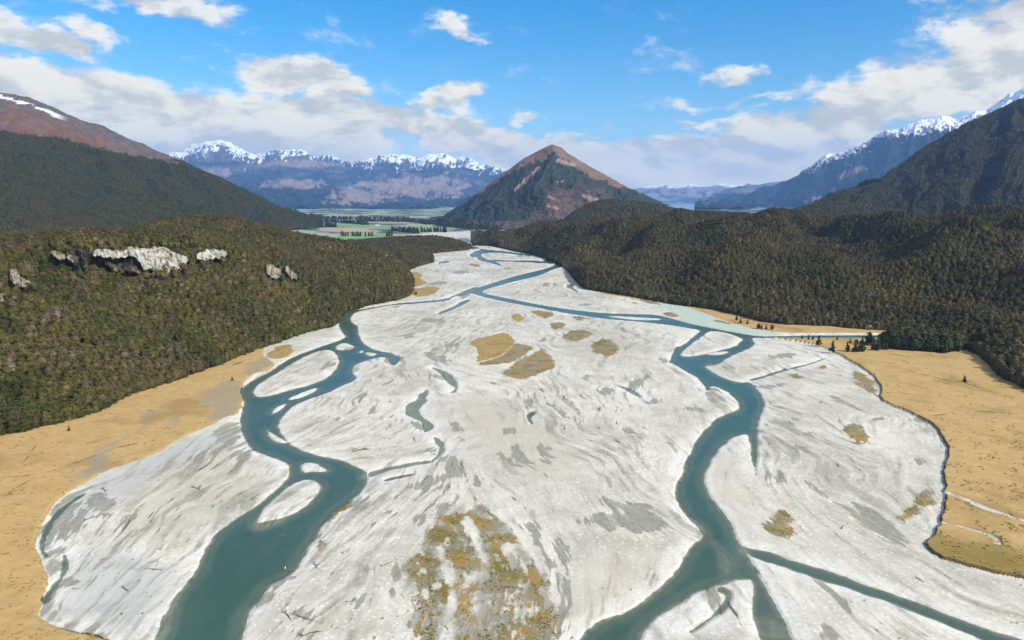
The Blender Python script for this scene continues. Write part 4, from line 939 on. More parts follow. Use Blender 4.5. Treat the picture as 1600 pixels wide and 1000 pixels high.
far_range([(880,308),(960,298),(1000,294),(1015,292),(1040,290),(1052,294),(1075,290),(1100,291),(1120,288),(1150,290),(1170,287),(1200,292),(1300,300)], 28000, 25000, 300, 2000, 301,
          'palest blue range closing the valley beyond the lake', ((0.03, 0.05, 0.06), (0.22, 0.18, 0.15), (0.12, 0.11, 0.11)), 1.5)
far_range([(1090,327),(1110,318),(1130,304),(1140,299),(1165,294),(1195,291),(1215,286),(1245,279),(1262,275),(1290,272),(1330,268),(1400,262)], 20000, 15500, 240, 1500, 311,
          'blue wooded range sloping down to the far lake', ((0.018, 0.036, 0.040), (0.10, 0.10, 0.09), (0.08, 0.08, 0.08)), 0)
# ------------------------------------------------------------------ white cliffs on the left hill
def cliff_mat(name, light, dark, darkamt):
    m, t, out = material(name)
    P = t.n('ShaderNodeTexCoord').outputs['Object']
    st_ = t.n('ShaderNodeMapping', {'Vector': P, 'Scale': (0.35, 0.35, 0.10), 'Rotation': (0, 0.25, 0)}).outputs[0]
    n = t.noise(st_, 0.9, 7, 0.65, 0.6); n2 = t.noise(P, 0.12, 4, 0.6); n3 = t.noise(P, 0.5, 5, 0.7)
    c = t.mixc(t.ss(n, 0.42 + darkamt, 0.58 + darkamt), dark, light)
    c = t.mixc(t.ss(n2, 0.45, 0.7, 0, 0.6), c, (0.40, 0.33, 0.23))
    c = t.mixc(t.ss(n3, 0.58, 0.72, 0, 0.7), c, (0.07, 0.07, 0.03))
    bp = t.n('ShaderNodeBump', {'Strength': 0.8, 'Distance': 2.0, 'Height': t.math('ADD', n, n3)}).outputs[0]
    principled(t, out, c, 0.9, 0.1, bp)
    return m
white_rock = cliff_mat('white_rock', (0.55, 0.53, 0.475), (0.13, 0.12, 0.11), -0.03)
dark_rock = cliff_mat('dark_brown_rock', (0.24, 0.19, 0.14), (0.018, 0.015, 0.013), 0.10)  # dark brown rock for the darkest patches of the cliff line
grey_rock = cliff_mat('grey_rock', (0.40, 0.35, 0.28), (0.08, 0.07, 0.055), 0.0)
bx = [p[1] for p in baseA]; bD = [p[3] for p in baseA]
CLIFFS = []
def cliff(top, bot, mat, label, off=6, nu=90, nv=46, amp=2.4, seed=0):
    x0, x1 = max(top[0][0], bot[0][0]), min(top[-1][0], bot[-1][0])
    xs = np.linspace(x0, x1, nu); v = np.linspace(0, 1, nv)[:, None]
    edge = 2.4 * perlin(xs / 7, xs * 0 + seed, 5) + 1.6 * perlin(xs / 2.5, xs * 0 + .3, seed + 6) + 1.6 * perlin(xs / 1.1, xs * 0 + .6, seed + 8)
    yt = np.interp(xs, [p[0] for p in top], [p[1] for p in top]) + edge; yb = np.interp(xs, [p[0] for p in bot], [p[1] for p in bot]) + 1.5 * edge[::-1]
    PYc = yb[None, :] + (yt - yb)[None, :] * v
    D0 = np.interp(xs, bx, bD)[None, :] - off + 7 * v
    sx = xs[None, :] * 0.55 + 0 * v; sz = PYc * 0.55
    d = ridged(sx / 9, sz / 22, 4, 401 + seed) * amp * 1.5 + fbm(sx / 4, sz / 4, 4, 405 + seed) * amp * 0.8 + (ridged(sx / 2.2, sz / 16, 3, 409 + seed) - 0.5) * amp * 0.9
    rim = np.minimum(1, np.minimum.reduce([v * 13 + 0 * xs, (1 - v) * 13 + 0 * xs, (xs - x0) / (x1 - x0) * 16 + 0 * v, (x1 - xs) / (x1 - x0) * 16 + 0 * v]))
    G = at_dist(xs[None, :] + 0 * v, PYc, D0 - d * rim + (1 - rim) * 16)
    surf('cliff', G, mat, label, 'cliff')
    CLIFFS.append(np.array(list(top) + list(bot)[::-1], float))
cliff([(194,389),(205,385),(225,387),(240,383),(258,384),(275,393),(287,399),(298,401)], [(194,390),(205,398),(218,410),(225,425),(245,428),(262,436),(275,426),(290,416),(298,404)], white_rock, 'broad white limestone cliff face high on the left forested hill', seed=1, amp=2.2)
cliff([(142,391),(160,388),(180,390),(200,390),(212,394)], [(142,398),(165,403),(185,404),(200,402),(212,398)], white_rock, 'pale rock band above the dark cliff patch', off=8, nu=50, nv=24, seed=2)
cliff([(150,396),(175,400),(200,399),(215,404),(222,412)], [(150,402),(165,414),(180,426),(200,429),(222,427)], dark_rock, 'dark brown rock hollow left of the white cliff face', off=5, nu=60, nv=34, seed=3)
cliff([(102,391),(115,389),(128,388),(138,398)], [(102,402),(112,414),(124,424),(138,420)], dark_rock, 'small dark brown rock face at the left end of the cliffs', off=5, nu=40, nv=30, seed=4)
cliff([(78,393),(90,391),(100,396),(104,400)], [(78,396),(88,402),(97,408),(104,404)], grey_rock, 'grey rock ledge at the far left of the cliff line', off=5, nu=30, nv=20, seed=5)
cliff([(103,399),(110,398),(116,406)], [(103,404),(110,410),(116,411)], white_rock, 'little white rock patch left of the dark hollow', off=8, nu=24, nv=18, seed=12, amp=1.4)
cliff([(304,397),(320,390),(335,388),(350,390),(356,396)], [(304,404),(322,408),(338,406),(350,402),(356,398)], white_rock, 'pale ribbed rock band right of the main cliff', off=7, nu=60, nv=26, seed=6)
cliff([(14,421),(24,420),(32,432),(50,440),(58,442)], [(14,438),(24,446),(36,450),(50,446),(58,444)], grey_rock, 'tan rock outcrop in the trees near the left frame', off=14, nu=44, nv=24, seed=7, amp=2)
cliff([(-6,456),(4,455),(12,458)], [(-6,488),(5,505),(12,498)], grey_rock, 'narrow tan rock rib low on the left slope', off=20, nu=26, nv=36, seed=8, amp=2)
cliff([(50,486),(58,482),(65,490)], [(50,490),(57,506),(65,498)], grey_rock, 'small grey rock scar below the tan outcrop', off=44, nu=24, nv=22, seed=9, amp=1.6)
cliff([(415,414),(425,412),(434,419),(440,422)], [(415,428),(424,434),(434,437),(440,430)], grey_rock, 'brown and cream rock bluff right of the cliffs', off=10, nu=36, nv=26, seed=10, amp=2)
cliff([(445,414),(453,418),(465,428)], [(445,420),(455,434),(465,439)], grey_rock, 'slanting yellow rock rib beside the brown bluff', off=10, nu=28, nv=24, seed=11, amp=1.8)
CLIFFS = [chaikin(c, 0) for c in CLIFFS]

# ------------------------------------------------------------------ trees
def leaf_mat(name, c1, c2, c3):
    m, t, out = material(name)
    oi = t.n('ShaderNodeObjectInfo'); rnd = oi.outputs['Random']; loc = oi.outputs['Location']
    P = t.n('ShaderNodeTexCoord').outputs['Object']
    stand = t.noise(loc, 0.008, 3, 0.6)
    c = t.mixc(rnd, c1, c2)
    c = t.mixc(t.ss(t.math('FRACT', t.math('MULTIPLY', rnd, 7.13)), 0.90, 1.0, 0, 0.8), c, c3)
    c = t.mixc(t.ss(stand, 0.35, 0.7, 0, 0.65), c, t.mixc(0.5, c2, (0.085, 0.062, 0.030)))
    patch = t.noise(loc, 0.03, 4, 0.65); c = t.mixc(t.ss(patch, 0.50, 0.68, 0, 0.6), c, tuple(x * 0.5 for x in c1)); c = t.mixc(t.ss(patch, 0.46, 0.32, 0, 0.6), c, tuple(x * y for x, y in zip(c2, (1.35, 1.2, 1.1))))
    n = t.noise(P, 0.7, 3, 0.6)
    c = t.mixc(1.0, c, t.n('ShaderNodeCombineColor', {0: t.ss(n, 0.25, 0.75, 0.6, 1.5), 1: t.ss(n, 0.25, 0.75, 0.6, 1.5), 2: t.ss(n, 0.25, 0.75, 0.6, 1.4)}).outputs[0], 'MULTIPLY')
    principled(t, out, c, 0.75, 0.2)
    return m
LEAVES = {'olive': leaf_mat('olive_leaves', (0.061, 0.060, 0.013), (0.104, 0.088, 0.020), (0.16, 0.12, 0.04)),
          'dark green': leaf_mat('dark_leaves', (0.038, 0.045, 0.010), (0.066, 0.064, 0.013), (0.09, 0.075, 0.025)),
          'grey brown': leaf_mat('grey_leaves', (0.088, 0.070, 0.030), (0.128, 0.098, 0.048), (0.17, 0.145, 0.11)),
          'conifer': leaf_mat('conifer_leaves', (0.020, 0.034, 0.013), (0.034, 0.050, 0.018), (0.05, 0.06, 0.03))}
bark = simple_mat('bark', (0.11, 0.09, 0.07), (0.22, 0.19, 0.16), 1.5, 0.9)
bleached = simple_mat('bleached_wood', (0.20, 0.16, 0.13), (0.38, 0.33, 0.27), 0.8, 0.85)
dark_wood = simple_mat('wet_wood', (0.10, 0.075, 0.055), (0.20, 0.15, 0.11), 0.8, 0.8)

def crown_mesh(name, seed, mat, h=12.0, rad=4.2, base=0.9, shape='round', clumps=46, leaves=38, size=0.56):
    r = np.random.default_rng(seed)
    cs = []
    while len(cs) < clumps:
        a = r.random() * 2 * np.pi; z = r.random()
        if shape == 'round': prof = math.sqrt(max(0.0, 1 - abs(2 * z - 0.75) ** 2.2 / 1.75)) * (0.85 if z < 0.2 else 1)
        elif shape == 'tier': prof = 0.45 + 0.55 * abs(math.sin(z * 7.0 + 0.6)); prof *= (1 - 0.55 * z ** 2)
        elif shape == 'cone': prof = (1 - z) ** 0.8 * 0.95 + 0.08
        else: prof = math.sqrt(max(0, 1 - (2 * z - 0.9) ** 2))
        q = math.sqrt(r.random() * 0.75 + 0.25) * prof * rad * (0.78 + 0.35 * math.sin(3 * a + seed))
        cs.append((q * math.cos(a), q * math.sin(a), base + z * (h - base) * (0.93 + 0.1 * math.cos(2 * a + seed))))
    cs = np.array(cs); cr = rad * (0.24 + 0.17 * r.random(clumps)) * (0.6 if shape == 'cone' else 1)
    n = clumps * leaves
    ci = np.repeat(np.arange(clumps), leaves)
    d = r.normal(size=(n, 3)); d[:, 2] += 0.35; d /= np.linalg.norm(d, axis=1)[:, None]
    c = cs[ci] + d * (cr[ci] * (0.55 + 0.5 * r.random(n)))[:, None] * np.array([1, 1, 0.75])
    cc = c - np.array([0, 0, base + (h - base) * 0.42]); cc /= np.linalg.norm(cc, axis=1)[:, None] + 1e-9
    nn = 0.65 * d + 0.75 * cc + 0.18 * r.normal(size=(n, 3)); nn /= np.linalg.norm(nn, axis=1)[:, None]
    a = np.cross(nn, r.normal(size=(n, 3))); a /= np.linalg.norm(a, axis=1)[:, None]; b = np.cross(nn, a)
    s = (size * (0.55 + 0.7 * r.random(n)))[:, None]
    V = np.stack([c - a * s * 0.6 - b * s * 0.35, c + a * s * 0.5 - b * s * 0.5, c + a * s * 0.65 + b * s * 0.35, c - a * s * 0.4 + b * s * 0.55], 1).reshape(-1, 3)
    # shaded inner mass of twigs so that the crown is not see-through
    Vi = []; Fi = []
    k, l = 8, 5
    for j in range(l):
        for i in range(k):
            an = 2 * math.pi * i / k; z = (j + 0.5) / l
            pr = (1 - z) * 0.55 if shape == 'cone' else math.sqrt(max(0, 1 - (2 * z - 0.9) ** 2)) * 0.62
            w = pr * rad * (0.8 + 0.4 * r.random())
            Vi.append((w * math.cos(an), w * math.sin(an), base + 0.4 + z * (h - base) * 0.82))
    for j in range(l - 1):
        for i in range(k): Fi.append((j * k + i, j * k + (i + 1) % k, (j + 1) * k + (i + 1) % k, (j + 1) * k + i))
    Fi.append(tuple((l - 1) * k + i for i in (0, 2, 4, 6)))
    V = np.vstack([V, np.array(Vi)]); Fq = np.vstack([np.arange(4 * n).reshape(-1, 4), np.array(Fi) + 4 * n])
    me = mesh_from(name, V, Fq); me.materials.append(mat)
    return me

def trunk_mesh(name, seed, h=7.0, r0=0.32):
    r = np.random.default_rng(seed); V, Q = [], []
    p = [np.array([0, 0, -0.8])]
    for k in range(1, 6): p.append(np.array([r.normal() * 0.25 * k / 3, r.normal() * 0.25 * k / 3, h * k / 5]))
    tube(V, Q, p, np.linspace(r0, 0.08, 6), 7)
    for k in range(7):
        i = 1 + k % 4; a = k * 2.4 + r.random(); L = 2.4 + r.random() * 1.4
        s = p[i] + (p[i + 1] - p[i]) * r.random()
        e = s + np.array([math.cos(a) * L, math.sin(a) * L, L * 0.55])
        tube(V, Q, [s, (s + e) / 2 + np.array([0, 0, 0.3]), e], [r0 * 0.42, r0 * 0.28, 0.04], 5)
    me = mesh_from(name, V, Q); me.materials.append(bark)
    return me

KINDS = []
for k, (tone_, shape) in enumerate([('olive', 'round'), ('dark green', 'round'), ('grey brown', 'tier'), ('olive', 'tier'), ('dark green', 'tier'), ('grey brown', 'round'), ('olive', 'round')]):
    KINDS.append((tone_, crown_mesh('crown', 50 + k, LEAVES[tone_], h=8.8 + 0.9 * (k % 3), rad=3.6 + 0.35 * (k % 4), shape=shape)))
con_me = crown_mesh('crown', 81, LEAVES['conifer'], h=9, rad=2.6, base=0.5, shape='cone', clumps=52, leaves=24, size=0.6)
con2_me = crown_mesh('crown', 82, LEAVES['conifer'], h=8, rad=3.2, base=0.3, shape='oval', clumps=46, leaves=26, size=0.65)
TRUNKS = [trunk_mesh('trunk', 70 + k) for k in range(3)]

def plant(name, loc, crown, trunk, sc, rot, label, cat, group):
    r = new_obj(name, None); r.location = loc; r.scale = (sc, sc, sc * random.uniform(0.92, 1.15)); r.rotation_euler = (0, 0, rot)
    c = new_obj('crown', crown, r)
    if trunk is not None: new_obj('trunk', trunk, r)
    tag(r, label, cat, None, group)
    return r

def ordinal(n):
    return f"{n}{'th' if 10 < n % 100 < 14 else {1: 'st', 2: 'nd', 3: 'rd'}.get(n % 10, 'th')}"

taken = set(); TREE_XY = []
def cell(x, y, s, z=0.0): return (int(math.floor(x / s)), int(math.floor(y / s)), int(math.floor(z / 7.0)))
OCC = 3.4
def mark(x, y, z=0.0): taken.add(cell(x, y, OCC, z))

def edge_row(G, u0, u1, off, step, phrase, row, where, group, weights):
    """individual trees along the foot of a hill, counted from the photo's left"""
    seg = np.linalg.norm(np.diff(G[0, u0:u1 + 1], axis=0), axis=1); cum = np.concatenate([[0], np.cumsum(seg)])
    pts = []
    for dist in np.arange(step / 2, cum[-1], step):
        u = u0 + np.interp(dist + random.uniform(-1.4, 1.4), cum, np.arange(len(cum)))
        i = int(min(max(u, u0), u1 - 1)); fr = u - i
        colm = G[:, i] * (1 - fr) + G[:, i + 1] * fr
        cd = np.concatenate([[0], np.cumsum(np.linalg.norm(np.diff(colm, axis=0), axis=1))])
        o = off + random.uniform(-1.0, 1.6)
        pts.append([np.interp(o, cd, colm[:, k]) for k in range(3)])
    pts = np.array(pts); px, py = project(pts[:, 0], pts[:, 1], pts[:, 2])
    ok = (px > -15) & (px < 1615); pts = pts[ok]; px = px[ok]
    for n, i in enumerate(np.argsort(px), 1):
        k = int(random.choices(range(len(KINDS)), weights)[0]); tone_, me_ = KINDS[k]
        x, y, z = pts[i]; mark(x, y, z); TREE_XY.append((x, y))
        plant('beech_tree', (x, y, max(z, 0.0) - 0.4), me_, TRUNKS[n % 3], random.uniform(0.58, 0.95), random.uniform(0, 6.28),
              f'{tone_} beech tree, {ordinal(n)} from the left in {row} of {where}', 'tree', group)

iA0, iA1 = int(np.searchsorted(tA, -12)), int(np.searchsorted(tA, 642))
edge_row(GA, iA0, iA1, 2.0, 5.7, '', 'the front row', 'the left forest', 'beech trees along the edge of the left forest', (3, 5, 1, 2, 4, 1, 2))
iA2 = int(np.searchsorted(tA, 330))
edge_row(GA, iA0, iA2, 7.5, 5.9, '', 'the second row', 'the left forest', 'beech trees along the edge of the left forest', (4, 4, 2, 3, 3, 1, 3))
iR0, iR1 = int(np.searchsorted(tR, 100)), int(np.searchsorted(tR, 800))
edge_row(GR, iR0, iR1, 2.0, 5.9, '', 'the front row', 'the right forest', 'beech trees along the edge of the right forest', (2, 6, 2, 2, 5, 2, 1))
iR2 = int(np.searchsorted(tR, 660))
edge_row(GR, iR2, iR1, 7.5, 5.7, '', 'the second row', 'the right forest', 'beech trees along the edge of the right forest', (3, 5, 2, 2, 4, 2, 2))
print('individual trees', len(TREE_XY))

def scatter(G, vmax, dens, ts, hole=None, thin=OCC, mask=None):
    A = np.linalg.norm(np.cross(G[1:, :-1] - G[:-1, :-1], G[:-1, 1:] - G[:-1, :-1]), axis=2)
    A[int(vmax * A.shape[0]):] = 0
    if mask is not None: A = A * np.clip(mask[:-1, :-1], 0, 1) ** 2
    p = (A / A.sum()).ravel(); n = int(A.sum() * dens)
    idx = rng.choice(len(p), n, p=p); j, i = np.unravel_index(idx, A.shape)
    a = rng.random(n)[:, None]; b = rng.random(n)[:, None]
    P = G[j, i] * (1 - a) * (1 - b) + G[j, i + 1] * a * (1 - b) + G[j + 1, i] * (1 - a) * b + G[j + 1, i + 1] * a * b
    px, py = project(P[:, 0], P[:, 1], P[:, 2]); P = P[(px > -260) & (px < 1860)]
    out = []
    for q in P:
        c = cell(q[0], q[1], thin, q[2])
        if c in taken: continue
        taken.add(c); out.append(q)
    return np.array(out)

PICK_REV = False
def forest(name, P, label, meshes, sc=(0.48, 1.0), cat='forest', cliffs=False, zoff=-0.6, light=None):
    P = np.asarray(P)
    if cliffs:
        keep = np.ones(len(P), bool)
        for hh in (0.0, 4.0, 7.0):
            px, py = project(P[:, 0], P[:, 1], P[:, 2] + hh)
            for c in CLIFFS: keep &= ~in_poly(c, px, py - 6)
        P = P[keep | (rng.random(len(P)) < 0.2)]
    me = bpy.data.meshes.new(name); me.vertices.add(len(P)); Pz = P.astype(f32).copy(); Pz[:, 2] += zoff
    me.vertices.foreach_set('co', Pz.ravel())
    vfloat(me, 'scl', rng.uniform(*sc, len(P))); vfloat(me, 'rot', rng.random(len(P)) * 6.28)
    pk = rng.integers(0, len(meshes), len(P))
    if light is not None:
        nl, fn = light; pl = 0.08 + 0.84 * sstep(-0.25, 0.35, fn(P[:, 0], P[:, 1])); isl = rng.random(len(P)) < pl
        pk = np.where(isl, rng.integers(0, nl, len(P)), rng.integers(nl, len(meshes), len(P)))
    ia = me.attributes.new('pick', 'INT', 'POINT'); ia.data.foreach_set('value', (len(meshes) - 1 - pk if PICK_REV else pk).astype(np.int32))
    o = new_obj(name, me); tag(o, label, cat, 'stuff')
    ng = bpy.data.node_groups.new(name, 'GeometryNodeTree')
    ng.interface.new_socket('Geometry', in_out='INPUT', socket_type='NodeSocketGeometry'); ng.interface.new_socket('Geometry', in_out='OUTPUT', socket_type='NodeSocketGeometry')
    N = ng.nodes; Lk = ng.links
    gi = N.new('NodeGroupInput'); go = N.new('NodeGroupOutput'); ip = N.new('GeometryNodeInstanceOnPoints'); jn = N.new('GeometryNodeJoinGeometry')
    for src in meshes:
        oi = N.new('GeometryNodeObjectInfo'); oi.transform_space = 'ORIGINAL'; oi.inputs['Object'].default_value = src; oi.inputs['As Instance'].default_value = True
        Lk.new(oi.outputs['Geometry'], jn.inputs[0])
    def na(nm, typ):
        a = N.new('GeometryNodeInputNamedAttribute'); a.data_type = typ; a.inputs[0].default_value = nm; return a.outputs[0]
    cb = N.new('ShaderNodeCombineXYZ'); Lk.new(na('rot', 'FLOAT'), cb.inputs[2])
    Lk.new(gi.outputs[0], ip.inputs['Points']); Lk.new(jn.outputs[0], ip.inputs['Instance']); ip.inputs['Pick Instance'].default_value = True
    Lk.new(na('pick', 'INT'), ip.inputs['Instance Index']); Lk.new(cb.outputs[0], ip.inputs['Rotation']); Lk.new(na('scl', 'FLOAT'), ip.inputs['Scale'])
    Lk.new(ip.outputs[0], go.inputs[0])
    md = o.modifiers.new('forest', 'NODES'); md.node_group = ng
    return o
# the crowns of already planted trees serve as the pattern for the wood behind them
first = {}
for ob in COL.objects:
    if ob.name.startswith('crown') and ob.data not in first: first[ob.data] = ob
src_all = [first[m_] for _, m_ in KINDS if m_ in first]
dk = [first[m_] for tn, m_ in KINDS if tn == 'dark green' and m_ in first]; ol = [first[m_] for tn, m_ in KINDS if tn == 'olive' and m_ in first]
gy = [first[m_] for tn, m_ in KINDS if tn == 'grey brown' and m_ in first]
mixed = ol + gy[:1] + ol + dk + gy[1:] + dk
src_L = src_all + dk + ol
src_R = src_all + dk + ol
src_M = [first[m_] for tn, m_ in KINDS if tn == 'dark green' and m_ in first] * 3 + src_all[:1]
nA = scatter(GA, sA_[3] + 0.10, 0.19 * FQ, tA)
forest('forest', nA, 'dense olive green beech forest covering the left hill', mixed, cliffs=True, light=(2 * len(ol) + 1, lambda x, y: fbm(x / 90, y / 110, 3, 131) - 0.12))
nB = np.vstack([scatter(GB, sB_[1] + 0.12, 0.19 * FQ, tB), scatter(GC, sC_[1] + 0.15, 0.19 * FQ, tC)])
forest('forest', nB, 'dark beech forest on the low headlands left of the narrows', src_R)
nR = scatter(GR, sR_[3] + 0.06, 0.19 * FQ, tR)
inlet = [(1494, 547), (1530, 553), (1548, 557), (1532, 566), (1508, 572), (1495, 560)]
px, py = project(nR[:, 0], nR[:, 1], nR[:, 2]); nR = nR[~in_poly(inlet, px, py)]
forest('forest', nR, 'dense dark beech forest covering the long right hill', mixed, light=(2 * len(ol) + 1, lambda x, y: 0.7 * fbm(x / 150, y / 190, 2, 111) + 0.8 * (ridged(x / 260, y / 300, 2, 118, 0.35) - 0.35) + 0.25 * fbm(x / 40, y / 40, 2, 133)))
n23 = np.vstack([scatter(G2, 0.75, 0.055 * FQ, t2, thin=6.2), scatter(G3, 0.75, 0.055 * FQ, t3, thin=6.2)])
forest('forest', n23, 'distant forest on the two knolls beyond the right hill', src_R, sc=(0.9, 1.4))

for (Gm, mk, s_, vs_), lab, sp, sc_, dn in ((LM, 'dark forest on the long left mountain flank', 5.6, (0.6, 1.0), 0.07), (RM, 'dark forest on the steep right mountain flank', 5.6, (0.6, 1.05), 0.07)):
    vmx = s_[2] + 0.02
    forest('forest', scatter(Gm, vmx, dn * FQ, None, thin=sp, mask=mk), lab, (src_M if Gm is LM[0] else src_R), sc=sc_, zoff=-3.5)
# grove of dark conifers and single bushes on the right grass flat
conif = first_con = None
BUSH = [(1278.5,539,1.0,'beside the grass bank near the side stream'),(1300.5,549.5,1.0,'at the corner of the eroded grass bank'),(1324.5,549,.62,'low and round'),(1336,549.5,1.0,''),(1341.5,549.5,.7,''),(1347.5,549,.75,''),(1324,541,.45,''),(1328,536,.5,''),(1339,538,.5,''),(1347,538,.75,''),(1353,539,.6,''),
 (1358.5,536,1.05,''),(1364.5,547,.95,''),(1371.5,547.5,1.05,''),(1380,545,.6,''),(1385,546.5,.7,''),(1507,597,.55,'alone on a thin track in the grass'),(1151,500,.5,''),(1157,505,.6,''),(1168,506,.5,''),(1185,513,.6,''),(1190,513.5,.5,''),(1197,514.5,.5,''),(1206,515,.55,''),(1253,529,.4,''),(1263,530,.4,''),(1270,530.5,.35,''),(1308,531,.4,''),
 (1362,577,.0,''),(498,0,0,''),(312,580.5,.35,''),(332,573,.6,''),(363,594,.3,''),(648,459,.45,''),(650.5,459.5,.4,''),(656,0,0,''),(108,672,.3,'')]
nb = 0
for bxp, byp, sc, extra in BUSH:
    if sc <= 0: continue
    nb += 1
    g = ground(bxp, byp, 1.6 if bxp > 1240 else 0.9); me_ = (con_me if nb % 3 else con2_me)
    lab = {0: ''}.get(0)
    side = 'the left grass flat' if bxp < 500 else ('the small grass bar at the left bend' if bxp < 700 else ('the grass strip behind the pale stream' if byp < 517 else 'the right grass flat'))
    BUSH[BUSH.index((bxp, byp, sc, extra))] = (bxp, byp, sc, extra, side, g, me_)
sides = {}
for b in BUSH:
    if len(b) == 7: sides.setdefault(b[4], []).append(b)
for side, lst in sides.items():
    for n, b in enumerate(sorted(lst, key=lambda q: q[0]), 1):
        lab = f'dark green shrub, {ordinal(n)} from the left on {side}'
        sh = plant('shrub', (b[5][0], b[5][1], 1.5 if b[0] > 1240 else 0.6), b[6], TRUNKS[0] if b[2] > 0.9 else None, b[2], n * 1.3, lab, 'shrub', 'shrubs on the grass flats')
        if conif is None and b[6] is con_me: conif = sh.children[0]
        if first_con is None and b[6] is con2_me: first_con = sh.children[0]
gv = ground(*np.array([(1384,545),(1400,549),(1440,551.5),(1478,554.5),(1494,551),(1497,546),(1470,538),(1440,529),(1420,526),(1395,534),(1376,540)], float).T)
pts = []
bb0, bb1 = gv.min(0), gv.max(0)
for _ in range(1500):
    q = bb0 + rng.random(2) * (bb1 - bb0)
    if in_poly(gv, q[0], q[1]) and cell(*q, 4.0) not in taken:
        taken.add(cell(*q, 4.0)); pts.append((q[0], q[1], 1.2))
pts = np.array(pts)
# front trees of the grove are single things, the rest is one wood
ppx, ppy = project(pts[:, 0], pts[:, 1], pts[:, 2])
front = np.zeros(len(pts), bool)
for k in range(0, 21):
    xs = 1384 + k * 5.4
    c = np.nonzero((np.abs(ppx - xs) < 2.9) & ~front)[0]
    if len(c): front[c[np.argmax(ppy[c])]] = True
for n, i in enumerate(sorted(np.nonzero(front)[0], key=lambda q: ppx[q]), 1):
    plant('bushy_tree', tuple(pts[i]), con2_me if n % 2 else con_me, TRUNKS[1], random.uniform(1.15, 1.6), n * 1.7, f'rounded dark tree, {ordinal(n)} from the left along the grove beside the right grass flat', 'tree', 'trees at the front of the grove')
forest('forest', pts[~front], 'dark grove between the side stream and the right grass flat', [first_con, conif, first_con] + src_R[:2], sc=(1.1, 1.6), zoff=-0.2)
# wood on the flat in front of the right hill, towards the frame edge
# farmland trees
rows = [(534,368.6),(537,368.8),(540,369),(543.5,368.8),(550.5,369),(553,369),(556,369.2),(558.5,369.2),(561,369.2),(563.5,369.2),(571,369.4),(576,369.2),(578.5,369.2),(582,369.2),(604,369.6),(606.5,369.6),(609,369.6),(612.5,369.4)]
tall_me = crown_mesh('crown', 90, LEAVES['conifer'], h=15, rad=2.8, base=0.5, shape='oval', clumps=40, leaves=14, size=1.4)
for n, (x, y) in enumerate(rows, 1):
    g = ground(x, y); plant('conifer_tree', (g[0], g[1], 0), tall_me, None, random.uniform(0.9, 1.15), n, f'tall dark conifer, {ordinal(n)} from the left in the broken row on the green farmland', 'tree', 'conifers on the farmland')
tall = [o for o in COL.objects if o.data is tall_me][0]
pts = []
for (x0, y0, x1, y1, th, n) in [(556,344.5,603,345.5,1.0,90),(604,345.8,648,346.8,.8,90),(506,346,577,351.6,.6,120),(560,341,640,342.5,.8,60),(640,347.5,690,349.5,.7,70),(508,354.5,526,355,.5,30),(660,349,700,352,1.4,160),(690,352,735,357,1.6,200),(505,341,560,343,.8,60),(470,352,505,355,1.5,120),(640,362.5,706,362.5,.4,50),(612,361,655,365,.3,40),(735,356.5,790,357,2,150)]:
    for _ in range(n):
        a = rng.random(); pts.append((*ground(x0 + (x1 - x0) * a, y0 + (y1 - y0) * a + rng.normal() * th * 0.5), 0))
forest('forest', pts, 'dark shelterbelts of trees across the distant farmland', [tall], sc=(0.8, 1.5))

# ------------------------------------------------------------------ tussock grass and herbs
def tussock_mesh(name, seed, mat, h, w, n=16):
    r = np.random.default_rng(seed); V, Q = [], []
    for k in range(n):
        a = 2 * math.pi * k / n + r.random() * 0.4; L = h * r.uniform(0.6, 1.1); o = w * r.uniform(0.5, 1.0)
        d = np.array([math.cos(a), math.sin(a), 0]); s_ = np.array([-d[1], d[0], 0]) * 0.16 * w
        b0 = d * 0.12 * w; m_ = d * o * 0.55 + np.array([0, 0, L * 0.8]); tip = d * o + np.array([0, 0, L * 0.55])
        i = len(V); V += [b0 - s_, b0 + s_, m_ + s_, m_ - s_, tip + s_ * 0.3, tip - s_ * 0.3]; Q += [(i, i + 1, i + 2, i + 3), (i + 3, i + 2, i + 4, i + 5)]
    me = mesh_from(name, V, Q); me.materials.append(mat); return me
tz = [('golden', leaf_mat('golden_tussock', (0.40, 0.26, 0.09), (0.52, 0.36, 0.15), (0.5, 0.38, 0.2)), 0.55, 0.75), ('olive', leaf_mat('olive_herb', (0.13, 0.10, 0.025), (0.22, 0.16, 0.045), (0.3, 0.22, 0.07)), 0.45, 0.7)]
tus = {}
for nm, mt, hh, ww in tz:
    spot = ground(*((120, 720) if nm == 'golden' else (700, 850)))
    o = new_obj('tussock_grass', tussock_mesh('tussock_grass', 5, mt, hh, ww)); o.location = (spot[0], spot[1], float(ground_z(spot[0], spot[1])))
    tag(o, f'single {nm} grass tussock ' + ('on the left grass flat' if nm == 'golden' else 'on the mossy bar at the bottom of the photo'), 'tussock'); tus[nm] = o
def tufts(n, x0, x1, y0, y1, A, lim, seed):
    r = np.random.default_rng(seed); pxs = x0 + (x1 - x0) * r.random(n); pys = y0 + (y1 - y0) * r.random(n) ** 0.8
    g = ground(pxs, pys); m_ = (ground_at(A, g[:, 0], g[:, 1]) > lim) & (perlin(g[:, 0] / 9, g[:, 1] / 9, 63) + 0.6 * perlin(g[:, 0] / 2.5, g[:, 1] / 2.5, 64) > 0.12)
    g = g[m_]; return np.column_stack([g, ground_z(g[:, 0], g[:, 1])])
gp1 = np.vstack([tufts(9000, -150, 520, 540, 1090, grass * (1 - mud), 0.8, 1), tufts(9000, 1200, 1750, 530, 940, grass * (1 - mud), 0.8, 2), tufts(1500, 730, 840, 515, 570, grass, 0.8, 3)])
